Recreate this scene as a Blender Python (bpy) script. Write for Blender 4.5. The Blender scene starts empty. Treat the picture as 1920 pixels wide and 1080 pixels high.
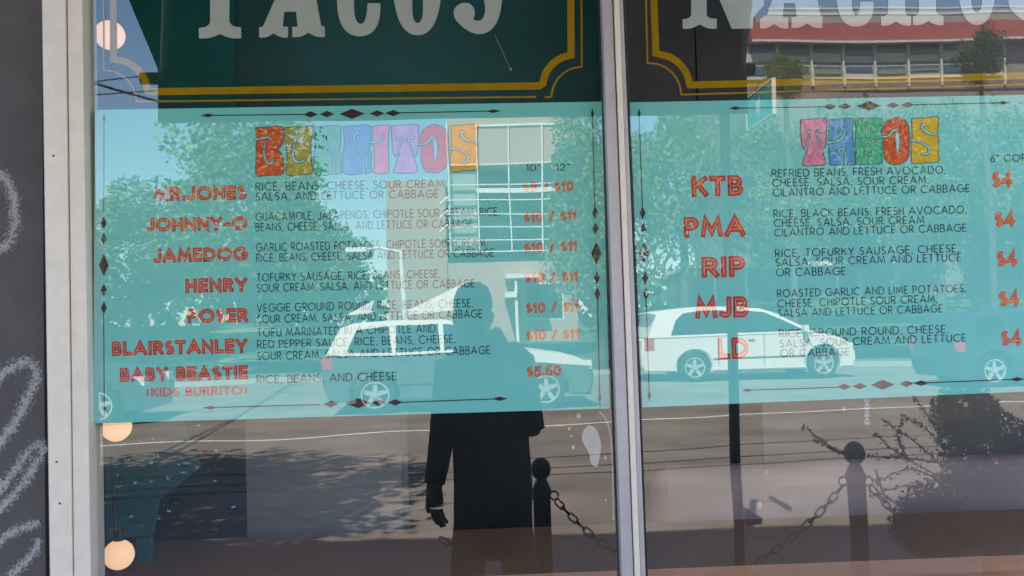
import bpy, bmesh, math, random
from mathutils import Vector, Matrix
R = math.radians
random.seed(7)
S = bpy.context.scene
COL = S.collection

# ------------------------------------------------------------------ camera, world, sun, exposure
FPX = 1663.0                      # focal length in pixels of a 1920 wide picture
CAM = Vector((0.0, -1.75, 1.6))
n_c = Vector((-73.0, -61.0, -FPX)).normalized()          # world +Y (into the shop) seen in camera space (camera looks down -Z)
ROLL = 0.0262
x_c = Vector((math.cos(ROLL), math.sin(ROLL), 0.0))
x_c = (x_c - n_c * x_c.dot(n_c)).normalized()
z_c = x_c.cross(n_c).normalized()
RM = Matrix((x_c, n_c, z_c))                             # rows: world axes in camera space -> maps camera vector to world vector
cam_d = bpy.data.cameras.new('camera'); cam = bpy.data.objects.new('camera', cam_d); COL.objects.link(cam)
cam.matrix_world = Matrix.Translation(CAM) @ RM.to_4x4()
cam_d.sensor_width = 36.0; cam_d.lens = 36.0 * FPX / 1920.0
cam_d.clip_start = 0.02; cam_d.clip_end = 3000
S.camera = cam
S.render.resolution_x = 1024; S.render.resolution_y = 576
S.view_settings.view_transform = 'Standard'; S.view_settings.look = 'None'
S.view_settings.gamma = 1.0; S.view_settings.use_curve_mapping = False
S.view_settings.exposure = 2.85
S.cycles.use_denoising = True
S.cycles.max_bounces = 10; S.cycles.transparent_max_bounces = 16
S.cycles.caustics_reflective = False; S.cycles.caustics_refractive = False
S.cycles.use_adaptive_sampling = False

SUN_EL, SUN_AZ = R(54), R(-20)      # azimuth measured from +Y (behind the shop) towards +X
W = bpy.data.worlds.new('World'); S.world = W; W.use_nodes = True
nt = W.node_tree; nt.nodes.clear()
sky = nt.nodes.new('ShaderNodeTexSky'); sky.sky_type = 'NISHITA'; sky.sun_disc = False
sky.sun_elevation = SUN_EL; sky.sun_rotation = SUN_AZ
sky.air_density = 1.0; sky.dust_density = 0.4; sky.ozone_density = 2.0
bg = nt.nodes.new('ShaderNodeBackground'); bg.inputs['Strength'].default_value = 0.095
wo = nt.nodes.new('ShaderNodeOutputWorld')
nt.links.new(sky.outputs[0], bg.inputs[0]); nt.links.new(bg.outputs[0], wo.inputs[0])
sd = bpy.data.lights.new('sun', 'SUN'); sd.energy = 4.4; sd.angle = R(0.5); sd.color = (1, .90, .76)
sun = bpy.data.objects.new('sun', sd); COL.objects.link(sun)
sdir = Vector((math.sin(SUN_AZ) * math.cos(SUN_EL), math.cos(SUN_AZ) * math.cos(SUN_EL), math.sin(SUN_EL)))
sun.rotation_euler = sdir.to_track_quat('Z', 'Y').to_euler(); sun.location = (0, 10, 30)

# ------------------------------------------------------------------ geometry of the place
def ray(px, py):
    return RM @ Vector((px - 960.0, 540.0 - py, -FPX))
def onglass(px, py, d=0.0):            # point on the plane y = -d in front of the window plane
    r = ray(px, py); t = (-d - CAM.y) / r.y
    return CAM + r * t
def inside(px, py, Y):                 # point inside the shop at y = Y
    r = ray(px, py); t = (Y - CAM.y) / r.y
    return CAM + r * t
def street(px, py, Y):                 # real point out in the street (y = -Y) whose mirror image lies at this direction
    p = inside(px, py, Y); return Vector((p.x, -Y, p.z))
def ground(px, py, z=0.0):
    r = ray(px, py); t = (z - CAM.z) / r.z; p = CAM + r * t
    return Vector((p.x, -p.y, z))
def dist(Y): return Y + 1.75

# ------------------------------------------------------------------ materials
def lin(c):
    return tuple(((v / 255) / 12.92 if v / 255 <= .04045 else ((v / 255 + .055) / 1.055) ** 2.4) for v in c)
_m = {}
R0_IOR = 1.88
def nodes(name):
    m = bpy.data.materials.new(name); m.use_nodes = True; m.node_tree.nodes.clear()
    return m, m.node_tree
def N(t, kind, **kw):
    n = t.nodes.new(kind)
    for k, v in kw.items():
        if k in n.inputs: n.inputs[k].default_value = v
        else: setattr(n, k, v)
    return n
def pane_ripple(t):                    # the gentle waviness of the float glass, shared by all that lies flush on it
    geo = N(t, 'ShaderNodeNewGeometry')
    no = N(t, 'ShaderNodeTexNoise', Scale=2.6, Detail=1.0)
    t.links.new(geo.outputs['Position'], no.inputs['Vector'])
    b = N(t, 'ShaderNodeBump', Strength=1.0, Distance=0.0007)
    t.links.new(no.outputs[0], b.inputs['Height'])
    return b
def varied(t, col, amt, scale, detail=4.0, vec='Object'):
    tc = N(t, 'ShaderNodeTexCoord'); no = N(t, 'ShaderNodeTexNoise', Scale=scale, Detail=detail)
    t.links.new(tc.outputs[vec], no.inputs['Vector'])
    mr = N(t, 'ShaderNodeMapRange'); mr.inputs['From Min'].default_value = .3; mr.inputs['From Max'].default_value = .7
    mr.inputs['To Min'].default_value = 1 - amt; mr.inputs['To Max'].default_value = 1 + amt
    t.links.new(no.outputs[0], mr.inputs['Value'])
    mx = N(t, 'ShaderNodeVectorMath', operation='SCALE'); mx.inputs[0].default_value = col[:3]
    t.links.new(mr.outputs[0], mx.inputs['Scale'])
    return mx.outputs[0]
def coated(name, col, amt=.06, scale=9.0, gloss=True):   # flat print / paint on the window face with the gloss of the pane
    if name in _m: return _m[name]
    m, t = nodes(name)
    d = N(t, 'ShaderNodeBsdfDiffuse'); t.links.new(varied(t, col, amt, scale), d.inputs['Color'])
    g = N(t, 'ShaderNodeBsdfGlossy', Roughness=0.0); g.inputs['Color'].default_value = (1, 1, 1, 1)
    t.links.new(pane_ripple(t).outputs[0], g.inputs['Normal'])
    f = N(t, 'ShaderNodeFresnel', IOR=R0_IOR)
    mx = N(t, 'ShaderNodeMixShader'); o = N(t, 'ShaderNodeOutputMaterial')
    t.links.new(f.outputs[0], mx.inputs[0]); t.links.new(d.outputs[0], mx.inputs[1]); t.links.new(g.outputs[0], mx.inputs[2])
    t.links.new(mx.outputs[0], o.inputs[0]); _m[name] = m
    return m
def glass_pane():
    m, t = nodes('window_glass')
    tr = N(t, 'ShaderNodeBsdfTransparent'); tr.inputs['Color'].default_value = (.9, .93, .92, 1)
    tr0 = N(t, 'ShaderNodeBsdfTransparent')
    g = N(t, 'ShaderNodeBsdfGlossy', Roughness=0.0); g.inputs['Color'].default_value = (1, 1, 1, 1)
    t.links.new(pane_ripple(t).outputs[0], g.inputs['Normal'])
    f = N(t, 'ShaderNodeFresnel', IOR=R0_IOR)
    mx = N(t, 'ShaderNodeMixShader'); mb = N(t, 'ShaderNodeMixShader'); o = N(t, 'ShaderNodeOutputMaterial')
    geo = N(t, 'ShaderNodeNewGeometry')
    # faint film of dust
    d = N(t, 'ShaderNodeBsdfDiffuse'); d.inputs['Color'].default_value = (.5, .48, .46, 1)
    no = N(t, 'ShaderNodeTexNoise', Scale=1.7, Detail=8.0, Roughness=.65)
    t.links.new(geo.outputs['Position'], no.inputs['Vector'])
    mr = N(t, 'ShaderNodeMapRange'); mr.inputs['From Min'].default_value = .42; mr.inputs['From Max'].default_value = .75
    mr.inputs['To Min'].default_value = .004; mr.inputs['To Max'].default_value = .05
    t.links.new(no.outputs[0], mr.inputs['Value'])
    md = N(t, 'ShaderNodeMixShader')
    t.links.new(mr.outputs[0], md.inputs[0]); t.links.new(tr.outputs[0], md.inputs[1]); t.links.new(d.outputs[0], md.inputs[2])
    t.links.new(f.outputs[0], mx.inputs[0]); t.links.new(md.outputs[0], mx.inputs[1]); t.links.new(g.outputs[0], mx.inputs[2])
    t.links.new(geo.outputs['Backfacing'], mb.inputs[0]); t.links.new(mx.outputs[0], mb.inputs[1]); t.links.new(tr0.outputs[0], mb.inputs[2])
    t.links.new(mb.outputs[0], o.inputs[0])
    return m
def mat(name, col, rough=.6, metal=0.0, amt=.1, scale=6.0, bump=0.0, bscale=40.0, detail=5.0, vec='Object', emit=None, spec=.5):
    if name in _m: return _m[name]
    m, t = nodes(name)
    p = N(t, 'ShaderNodeBsdfPrincipled', Roughness=rough, Metallic=metal)
    p.inputs['Specular IOR Level'].default_value = spec
    t.links.new(varied(t, col, amt, scale, detail, vec), p.inputs['Base Color'])
    if bump:
        tc = N(t, 'ShaderNodeTexCoord'); no = N(t, 'ShaderNodeTexNoise', Scale=bscale, Detail=6.0)
        t.links.new(tc.outputs[vec], no.inputs['Vector'])
        b = N(t, 'ShaderNodeBump', Strength=1.0, Distance=bump); t.links.new(no.outputs[0], b.inputs['Height'])
        t.links.new(b.outputs[0], p.inputs['Normal'])
    if emit:
        p.inputs['Emission Color'].default_value = (*emit[:3], 1); p.inputs['Emission Strength'].default_value = emit[3]
    o = N(t, 'ShaderNodeOutputMaterial'); t.links.new(p.outputs[0], o.inputs[0]); _m[name] = m
    return m
def two_tone(name, c1, c2, scale, lo=.45, hi=.55, rough=.8, detail=5.0, bump=0.0, stretch=(1, 1, 1)):
    if name in _m: return _m[name]
    m, t = nodes(name)
    tc = N(t, 'ShaderNodeTexCoord'); mp = N(t, 'ShaderNodeMapping'); mp.inputs['Scale'].default_value = stretch
    no = N(t, 'ShaderNodeTexNoise', Scale=scale, Detail=detail)
    t.links.new(tc.outputs['Object'], mp.inputs[0]); t.links.new(mp.outputs[0], no.inputs['Vector'])
    cr = N(t, 'ShaderNodeValToRGB'); cr.color_ramp.elements[0].position = lo; cr.color_ramp.elements[1].position = hi
    cr.color_ramp.elements[0].color = (*c1, 1); cr.color_ramp.elements[1].color = (*c2, 1)
    t.links.new(no.outputs[0], cr.inputs[0])
    p = N(t, 'ShaderNodeBsdfPrincipled', Roughness=rough); t.links.new(cr.outputs[0], p.inputs['Base Color'])
    if bump:
        n2 = N(t, 'ShaderNodeTexNoise', Scale=90.0, Detail=5.0); t.links.new(tc.outputs['Object'], n2.inputs['Vector'])
        b = N(t, 'ShaderNodeBump', Distance=bump); t.links.new(n2.outputs[0], b.inputs['Height']); t.links.new(b.outputs[0], p.inputs['Normal'])
    o = N(t, 'ShaderNodeOutputMaterial'); t.links.new(p.outputs[0], o.inputs[0]); _m[name] = m
    return m

# ------------------------------------------------------------------ object helpers
def link(o, parent=None):
    COL.objects.link(o)
    if parent is not None: o.parent = parent
    return o
def tag(o, label=None, cat=None, group=None, kind=None):
    if label: o['label'] = label
    if cat: o['category'] = cat
    if group: o['group'] = group
    if kind: o['kind'] = kind
    return o
def thing(name, loc, label, cat, group=None, rz=0.0):
    o = bpy.data.objects.new(name, None); o.empty_display_size = .1
    o.location = loc; o.rotation_euler = (0, 0, rz); link(o)
    return tag(o, label, cat, group)
class MB:
    """collects shapes given in world (or local) coordinates; build() links them as one mesh object"""
    def __init__(s): s.v = []; s.f = []; s.sm = []
    def add(s, vs, fs, smooth=False):
        b = len(s.v); s.v += [tuple(v) for v in vs]; s.f += [tuple(b + i for i in f) for f in fs]; s.sm += [smooth] * len(fs); return s
    def box(s, a, b):
        x0, y0, z0 = a; x1, y1, z1 = b
        x0, x1 = min(x0, x1), max(x0, x1); y0, y1 = min(y0, y1), max(y0, y1); z0, z1 = min(z0, z1), max(z0, z1)
        return s.add([(x0, y0, z0), (x1, y0, z0), (x1, y1, z0), (x0, y1, z0), (x0, y0, z1), (x1, y0, z1), (x1, y1, z1), (x0, y1, z1)],
                     [(0, 3, 2, 1), (4, 5, 6, 7), (0, 1, 5, 4), (1, 2, 6, 5), (2, 3, 7, 6), (3, 0, 4, 7)])
    def tube(s, pts, rad, n=8, cap=True):
        pts = [Vector(p) for p in pts]; rad = rad if isinstance(rad, (list, tuple)) else [rad] * len(pts)
        vs = []
        for i, p in enumerate(pts):
            d = (pts[min(i + 1, len(pts) - 1)] - pts[max(i - 1, 0)]).normalized()
            a = d.cross(Vector((0, 0, 1)) if abs(d.z) < .9 else Vector((1, 0, 0))).normalized(); c = d.cross(a)
            for k in range(n):
                t = 2 * math.pi * k / n; vs.append(p + (a * math.cos(t) + c * math.sin(t)) * rad[i])
        fs = []
        for i in range(len(pts) - 1):
            for k in range(n):
                k2 = (k + 1) % n; fs.append((i * n + k, i * n + k2, (i + 1) * n + k2, (i + 1) * n + k))
        s.add(vs, fs, True)
        if cap:
            s.add(vs[:n], [tuple(range(n))]); s.add(vs[-n:], [tuple(reversed(range(n)))])
        return s
    def lathe(s, prof, n=20, c=(0, 0, 0)):       # prof: (r, z) list
        vs = []
        for r, z in prof:
            for k in range(n):
                t = 2 * math.pi * k / n; vs.append((c[0] + r * math.cos(t), c[1] + r * math.sin(t), c[2] + z))
        fs = [(i * n + k, i * n + (k + 1) % n, (i + 1) * n + (k + 1) % n, (i + 1) * n + k) for i in range(len(prof) - 1) for k in range(n)]
        return s.add(vs, fs, True)
    def poly(s, pts):
        return s.add(pts, [tuple(range(len(pts)))])
    def build(s, name, m, parent=None, local=False, fix=True):
        me = bpy.data.meshes.new(name)
        off = Vector((0, 0, 0)); inv = None
        if parent is not None and not local: inv = parent_world(parent).inverted()
        vs = [tuple(inv @ Vector(v)) for v in s.v] if inv is not None else s.v
        me.from_pydata(vs, [], s.f); me.polygons.foreach_set('use_smooth', s.sm); me.update()
        if fix:
            bm = bmesh.new(); bm.from_mesh(me); bmesh.ops.recalc_face_normals(bm, faces=bm.faces); bm.to_mesh(me); bm.free()
        if m is not None: me.materials.append(m)
        return link(bpy.data.objects.new(name, me), parent)
def parent_world(p):
    M = Matrix.Identity(4)
    while p is not None:
        M = Matrix.LocRotScale(p.location, p.rotation_euler, p.scale) @ M; p = p.parent
    return M
def copy_tree(o, parent=None):
    c = o.copy(); COL.objects.link(c); c.parent = parent
    for ch in list(o.children): copy_tree(ch, c)
    return c

# ------------------------------------------------------------------ flat work on the window, laid out in the window plane
LIFT = 0.0009
def ribbon(pts, wid, closed=False):
    """2-D polyline -> quads of given width(s); returns (verts, faces)"""
    n = len(pts); wid = wid if isinstance(wid, (list, tuple)) else [wid] * n
    L, Rr = [], []
    for i in range(n):
        p = Vector(pts[i])
        a = Vector(pts[(i - 1) % n]) if (closed or i > 0) else None
        b = Vector(pts[(i + 1) % n]) if (closed or i < n - 1) else None
        d1 = (p - a).normalized() if a is not None else None
        d2 = (b - p).normalized() if b is not None else None
        if d1 is None: d1 = d2
        if d2 is None: d2 = d1
        n1 = Vector((-d1.y, d1.x)); n2 = Vector((-d2.y, d2.x)); m = n1 + n2
        if m.length < 1e-6: m = n1
        m.normalize(); k = 1 / max(.45, m.dot(n1))
        L.append(p + m * wid[i] * .5 * k); Rr.append(p - m * wid[i] * .5 * k)
    vs = L + Rr; fs = []
    for i in range(n if closed else n - 1):
        j = (i + 1) % n; fs.append((i, j, n + j, n + i))
    return vs, fs
class Flat:
    """flat artwork given in photo pixels, mapped on to the window plane"""
    def __init__(s): s.mb = MB()
    def put(s, v2, fs, d): s.mb.add([onglass(v[0], v[1], d) for v in v2], fs); return s
    def line(s, pts, w, d, closed=False):
        v, f = ribbon(pts, w, closed); return s.put(v, f, d)
    def poly(s, pts, d): return s.put(pts, [tuple(range(len(pts)))], d)
    def build(s, name, m, parent):
        o = s.mb.build(name, m, parent, fix=False)
        me = o.data                                  # every face looks out to the street (-y)
        bm = bmesh.new(); bm.from_mesh(me)
        bmesh.ops.triangulate(bm, faces=[f for f in bm.faces if len(f.verts) > 4])
        bm.normal_update()
        for f in bm.faces:
            if f.normal.y > 0: f.normal_flip()
        bm.to_mesh(me); bm.free()
        return o
def arc(cx, cy, rx, ry, a0, a1, n=10):
    return [(cx + rx * math.cos(R(a0 + (a1 - a0) * i / n)), cy + ry * math.sin(R(a0 + (a1 - a0) * i / n))) for i in range(n + 1)]
# strokes of a geometric sans: (width, [polylines]), cap height 1, y up
G = {
 'A': (.86, [[(0, 0), (.43, 1), (.86, 0)], [(.17, .3), (.69, .3)]]),
 'B': (.56, [[(0, .5), (.3, .5)] + arc(.3, .75, .2, .25, -90, 90, 7)[1:] + [(0, 1), (0, 0), (.32, 0)] + arc(.32, .26, .24, .26, -90, 90, 7)[1:-1] + [(.3, .5)]]),
 'C': (.84, [arc(.5, .5, .5, .5, 45, 315, 16)]),
 'D': (.74, [[(0, 0), (0, 1), (.26, 1)] + arc(.26, .5, .48, .5, 90, -90, 12)[1:] + [(0, 0)]]),
 'E': (.5, [[(.5, 1), (0, 1), (0, 0), (.5, 0)], [(0, .5), (.46, .5)]]),
 'F': (.48, [[(.48, 1), (0, 1), (0, 0)], [(0, .5), (.42, .5)]]),
 'G': (.92, [arc(.5, .5, .5, .5, 45, 350, 16) + [(.98, .48), (.55, .48)]]),
 'H': (.64, [[(0, 0), (0, 1)], [(.64, 0), (.64, 1)], [(0, .5), (.64, .5)]]),
 'I': (.02, [[(.01, 0), (.01, 1)]]),
 'J': (.4, [[(.4, 1), (.4, .22)] + arc(.18, .22, .22, .22, 0, -140, 8)[1:]]),
 'K': (.6, [[(0, 0), (0, 1)], [(.58, 1), (.03, .46)], [(.2, .62), (.62, 0)]]),
 'L': (.46, [[(0, 1), (0, 0), (.46, 0)]]),
 'M': (.94, [[(0, 0), (.12, 1), (.47, .15), (.82, 1), (.94, 0)]]),
 'N': (.68, [[(0, 0), (0, 1), (.68, 0), (.68, 1)]]),
 'O': (1.0, [('c', arc(.5, .5, .5, .5, 0, 345, 23))]),
 'P': (.54, [[(0, 0), (0, 1), (.28, 1)] + arc(.28, .73, .26, .27, 90, -90, 8)[1:] + [(0, .46)]]),
 'R': (.58, [[(0, 0), (0, 1), (.28, 1)] + arc(.28, .73, .26, .27, 90, -90, 8)[1:] + [(0, .46)], [(.24, .46), (.58, 0)]]),
 'S': (.5, [arc(.26, .74, .22, .26, 40, 250, 9) + arc(.26, .25, .25, .25, 75, -150, 9)]),
 'T': (.6, [[(0, 1), (.6, 1)], [(.3, 1), (.3, 0)]]),
 'U': (.64, [[(0, 1), (0, .32)] + arc(.32, .32, .32, .32, 180, 360, 10)[1:] + [(.64, 1)]]),
 'V': (.78, [[(0, 1), (.39, 0), (.78, 1)]]),
 'W': (1.1, [[(0, 1), (.28, 0), (.55, .85), (.82, 0), (1.1, 1)]]),
 'X': (.7, [[(0, 1), (.7, 0)], [(.7, 1), (0, 0)]]),
 'Y': (.7, [[(0, 1), (.35, .46), (.7, 1)], [(.35, .46), (.35, 0)]]),
 'Z': (.6, [[(0, 1), (.6, 1), (0, 0), (.6, 0)]]),
 '0': (.62, [('c', arc(.31, .5, .31, .5, 0, 345, 19))]),
 '1': (.22, [[(0, .8), (.2, 1), (.2, 0)]]),
 '2': (.52, [arc(.26, .74, .25, .26, 165, -25, 9) + [(0, 0), (.54, 0)]]),
 '4': (.6, [[(.46, 0), (.46, 1), (0, .28), (.62, .28)]]),
 '5': (.5, [[(.48, 1), (.08, 1), (.04, .56)] + arc(.22, .32, .28, .31, 110, -140, 10)]),
 '6': (.56, [[(.4, 1), (.04, .42)] + arc(.28, .28, .27, .28, 150, -200, 14)]),
 '9': (.56, [[(.14, 0), (.5, .6)] + arc(.28, .72, .27, .28, -30, 320, 14)]),
 '$': (.5, [arc(.26, .7, .22, .2, 40, 250, 8) + arc(.26, .28, .25, .2, 75, -150, 8), [(.26, 1.08), (.26, -.1)]]),
 '/': (.4, [[(0, -.05), (.4, 1.05)]]),
 '-': (.34, [[(0, .42), (.34, .42)]]),
 '.': (.06, [[(.03, 0), (.03, .07)]]),
 ',': (.08, [[(.07, .06), (.0, -.14)]]),
 '"': (.2, [[(.03, 1), (.0, .78)], [(.19, 1), (.16, .78)]]),
 '(': (.2, [arc(.3, .5, .28, .62, 130, 230, 6)]),
 ')': (.2, [arc(-.1, .5, .28, .62, 50, -50, 6)]),
 ' ': (.22, []),
}
def lettering(fl, text, p0, p1, cap, w, d, gap=.3, inset=0.0, square=0.0):
    """text between two pixel points of its baseline; w = stroke width / cap height; inset = thickness of the bold letter body"""
    tot = 0; pos = []
    for ch in text:
        gw = G[ch][0] + inset
        pos.append(tot); tot += gw + gap
    tot -= gap
    dx = Vector((p1[0] - p0[0], p1[1] - p0[1])); L = dx.length; ex = dx / L; ey = Vector((ex.y, -ex.x))
    # y up in text = up in picture (pixel y decreases)
    if ey.y > 0: ey = -ey
    kx = L / (tot * cap)
    for ch, x0 in zip(text, pos):
        gw, st = G[ch]
        for i, pl in enumerate(st):
            closed = isinstance(pl, tuple)
            pts = pl[1] if closed else list(pl)
            if inset:
                pts = [(inset / 2 + x, inset / 2 + y * (1 - inset)) for x, y in pts]
            if square and not closed and ch not in 'SC$G()':
                a, b = Vector(pts[0]), Vector(pts[1]); pts[0] = tuple(a + (a - b).normalized() * square)
                a, b = Vector(pts[-1]), Vector(pts[-2]); pts[-1] = tuple(a + (a - b).normalized() * square)
            v, f = ribbon(pts, w, closed)
            v = [Vector(p0) + ex * ((x0 + q[0]) * cap * kx) + ey * (q[1] * cap) for q in v]
            fl.put(v, f, d + i * .00005)
def diamond(fl, cx, cy, rx, ry, d, tilt=-.02):
    fl.poly([(cx - rx, cy - rx * tilt), (cx, cy - ry), (cx + rx, cy + rx * tilt), (cx, cy + ry)], d)

# ================================================================== THE SETTING: ground, road, kerbs
asphalt = two_tone('asphalt', (.14, .122, .104), (.26, .23, .20), .9, .25, .75, .85, 12.0, .003)
concrete = two_tone('pavement_concrete', (.12, .11, .095), (.17, .155, .135), 1.1, .3, .7, .85, 6.0, .001)
grass_m = two_tone('grass_green', (.035, .06, .02), (.08, .11, .035), 3.0, .3, .7, .9)
paint_w = mat('road_paint', (.7, .7, .66), .6, amt=.15, scale=20)
def sheet(name, pts, z, m, th=.0):
    mb = MB(); mb.poly([(p[0], p[1], z) for p in pts]); o = mb.build(name, m, fix=False)
    if o.data.polygons[0].normal.z < 0: o.data.flip_normals()
    return tag(o, kind='structure')
sheet('ground', [(-400, -900), (400, -900), (400, 60), (-400, 60)], -.14, grass_m)
a0 = Vector((-60, -22.0)); 
# the carriageway runs a few degrees off the shop front
sheet('road', [(-90, -3.35), (90, -3.35), (90, -26.5), (-90, -23.0)], -.12, asphalt)
def slab(name, pts, z0, z1, m):
    mb = MB(); n = len(pts)
    vs = [(x, y, z0) for x, y in pts] + [(x, y, z1) for x, y in pts]
    mb.add(vs, [tuple(range(n)), tuple(range(n, 2 * n))] + [(i, (i + 1) % n, n + (i + 1) % n, n + i) for i in range(n)])
    return tag(mb.build(name, m), kind='structure')
slab('pavement', [(-90, -.3), (90, -.3), (90, -3.2), (-90, -3.2)], -.5, 0, concrete)
slab('kerb', [(-90, -3.2), (90, -3.2), (90, -3.35), (-90, -3.35)], -.5, .004, mat('kerb_stone', (.4, .39, .36), .8))
slab('far_kerb', [(-90, -23.0), (90, -26.5), (90, -26.65), (-90, -23.15)], -.5, .01, mat('kerb_stone', (.4, .39, .36), .8))
slab('far_pavement', [(-90, -23.15), (90, -26.65), (90, -28.9), (-90, -25.4)], -.5, 0, concrete)
slab('lawn', [(-90, -25.4), (90, -28.9), (120, -120), (-120, -120)], -.5, -.02, grass_m)
# painted line; overhead wire shadows painted on as thin dark strips
def ground_strip(name, pa, pb, w, z, m, parent=None, kind='structure'):
    A, B = ground(*pa, z=-.12), ground(*pb, z=-.12)
    d = (B - A).normalized(); A = A - d * 25; B = B + d * 25
    nrm = Vector((-d.y, d.x, 0)) * w / 2
    mb = MB(); mb.poly([(p.x, p.y, z) for p in (A - nrm, B - nrm, B + nrm, A + nrm)])
    o = mb.build(name, m, fix=False)
    if o.data.polygons[0].normal.z < 0: o.data.flip_normals()
    return tag(o, kind=kind)
ground_strip('road_marking', (1017, 797), (1750, 761), .13, -.116, paint_w)
wire_shadow_m = mat('wire_shadow_dark', (.04, .04, .04), .6)
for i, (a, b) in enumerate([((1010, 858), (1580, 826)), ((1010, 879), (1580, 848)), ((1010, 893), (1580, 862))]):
    ground_strip('wire_shadow', a, b, .035, -.115, wire_shadow_m)

# ================================================================== THE SHOP BUILDING (its front throws the shade on the pavement)
wallm = mat('grey_wall', (.105, .085, .08), .8, amt=.12, scale=14, bump=.0006, bscale=160)
def px_x(px, py, d=0.0): return onglass(px, py, d).x
XL0 = onglass(82, 540).x            # left edge of frame
XR = 3.4
shop = thing('shop_building', (0, .1, 0), 'dark grey painted shop building holding the menu window', 'building')
# wall left of the window, below, above and right; back walls and roof
HT = 7.55
wl = MB().box((-9, .0, 0), (XL0 - .0005, .25, HT)).build('wall', wallm, shop)
MB().box((XL0 - .0005, .0, 0), (XR, .25, .45)).build('wall', wallm, shop)
MB().box((XL0 - .0005, .0, 3.1), (XR, .25, HT)).build('wall', wallm, shop)
MB().box((XR, .0, 0), (9, .25, HT)).build('wall', wallm, shop)
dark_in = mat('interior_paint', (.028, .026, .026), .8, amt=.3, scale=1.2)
teal_in = mat('interior_teal_paint', (.015, .28, .25), .7, amt=.25, scale=1.4)
for nm, a, b, m in [('side_wall', (-9, .25, 0), (-8.8, 7, HT), wallm), ('side_wall', (8.8, .25, 0), (9, 7, HT), wallm), ('back_wall', (-9, 7, 0), (9, 7.2, HT), wallm),
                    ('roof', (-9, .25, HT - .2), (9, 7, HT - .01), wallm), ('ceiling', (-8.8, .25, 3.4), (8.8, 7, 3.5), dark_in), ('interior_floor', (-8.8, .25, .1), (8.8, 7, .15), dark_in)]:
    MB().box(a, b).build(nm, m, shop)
# inner walls close behind the glass
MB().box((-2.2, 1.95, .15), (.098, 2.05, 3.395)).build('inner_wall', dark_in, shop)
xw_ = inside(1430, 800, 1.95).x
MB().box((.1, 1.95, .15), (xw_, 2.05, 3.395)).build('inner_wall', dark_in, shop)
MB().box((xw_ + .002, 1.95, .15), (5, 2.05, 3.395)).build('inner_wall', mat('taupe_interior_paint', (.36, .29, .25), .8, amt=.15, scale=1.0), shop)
MB().box((-2.3, .25, .15), (-2.2, 2.5, 3.4)).build('inner_wall', dark_in, shop)
# coping along the top
MB().box((-9.05, -.08, HT), (9.05, .3, HT + .08)).build('coping', mat('coping', (.3, .3, .3), .6), shop)

# graffiti strokes: sprayed lettering fragments on the wall at the left edge
def graffiti(pts, wpx):
    m, t = _m.get('spray'), None
    if m is None:
        m, t = nodes('white_spray_paint')
        tc = N(t, 'ShaderNodeTexCoord'); no = N(t, 'ShaderNodeTexNoise', Scale=260.0, Detail=3.0)
        geo = N(t, 'ShaderNodeNewGeometry'); t.links.new(geo.outputs['Position'], no.inputs['Vector'])
        uv = N(t, 'ShaderNodeUVMap'); sx = N(t, 'ShaderNodeSeparateXYZ'); t.links.new(uv.outputs[0], sx.inputs[0])
        # across = v : 0..1 ; density high in the middle
        a = N(t, 'ShaderNodeMath', operation='SUBTRACT'); t.links.new(sx.outputs[1], a.inputs[0]); a.inputs[1].default_value = .5
        b = N(t, 'ShaderNodeMath', operation='ABSOLUTE'); t.links.new(a.outputs[0], b.inputs[0])
        c = N(t, 'ShaderNodeMapRange'); c.inputs['From Min'].default_value = 0.0; c.inputs['From Max'].default_value = .5
        c.inputs['To Min'].default_value = .74; c.inputs['To Max'].default_value = 0.22; t.links.new(b.outputs[0], c.inputs['Value'])
        d = N(t, 'ShaderNodeMath', operation='SUBTRACT'); t.links.new(c.outputs[0], d.inputs[0]); t.links.new(no.outputs[0], d.inputs[1])
        e = N(t, 'ShaderNodeMapRange'); e.inputs['From Min'].default_value = -.06; e.inputs['From Max'].default_value = .22
        e.inputs['To Max'].default_value = .62
        t.links.new(d.outputs[0], e.inputs['Value'])
        df = N(t, 'ShaderNodeBsdfDiffuse'); df.inputs['Color'].default_value = (.66, .58, .55, 1)
        tr = N(t, 'ShaderNodeBsdfTransparent'); mx = N(t, 'ShaderNodeMixShader'); o = N(t, 'ShaderNodeOutputMaterial')
        t.links.new(e.outputs[0], mx.inputs[0]); t.links.new(tr.outputs[0], mx.inputs[1]); t.links.new(df.outputs[0], mx.inputs[2]); t.links.new(mx.outputs[0], o.inputs[0])
        _m['spray'] = m
    # smooth the path
    P = []
    n = len(pts)
    for i in range(n - 1):
        p0, p1, p2, p3 = [Vector(pts[max(0, min(n - 1, j))]) for j in (i - 1, i, i + 1, i + 2)]
        for k in range(8):
            u = k / 8
            P.append(.5 * ((2 * p1) + (p2 - p0) * u + (2 * p0 - 5 * p1 + 4 * p2 - p3) * u * u + (-p0 + 3 * p1 - 3 * p2 + p3) * u ** 3))
    P.append(Vector(pts[-1]))
    v, f = ribbon(P, wpx)
    k = len(P); graffiti.n = getattr(graffiti, 'n', 0) + 1
    dd = .001 + graffiti.n * .0003
    me = bpy.data.meshes.new('graffiti_stroke')
    W3 = [onglass(q[0], q[1], dd) for q in v]
    inv = parent_world(wl.parent).inverted()
    me.from_pydata([tuple(inv @ q) for q in W3], [], f)
    uvl = me.uv_layers.new(name='UVMap')
    for lp in me.loops:
        vi = lp.vertex_index; uvl.data[lp.index].uv = ((vi % k) / k, 0.0 if vi < k else 1.0)
    me.materials.append(m)
    o = link(bpy.data.objects.new('graffiti_stroke', me), shop); return o
graffiti([(-25, 470), (10, 462), (26, 425), (26, 375), (6, 330), (-25, 325)], 44)
graffiti([(-30, 880), (0, 830), (30, 790), (55, 740), (68, 700), (52, 680), (20, 690), (-30, 735)], 46)
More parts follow.
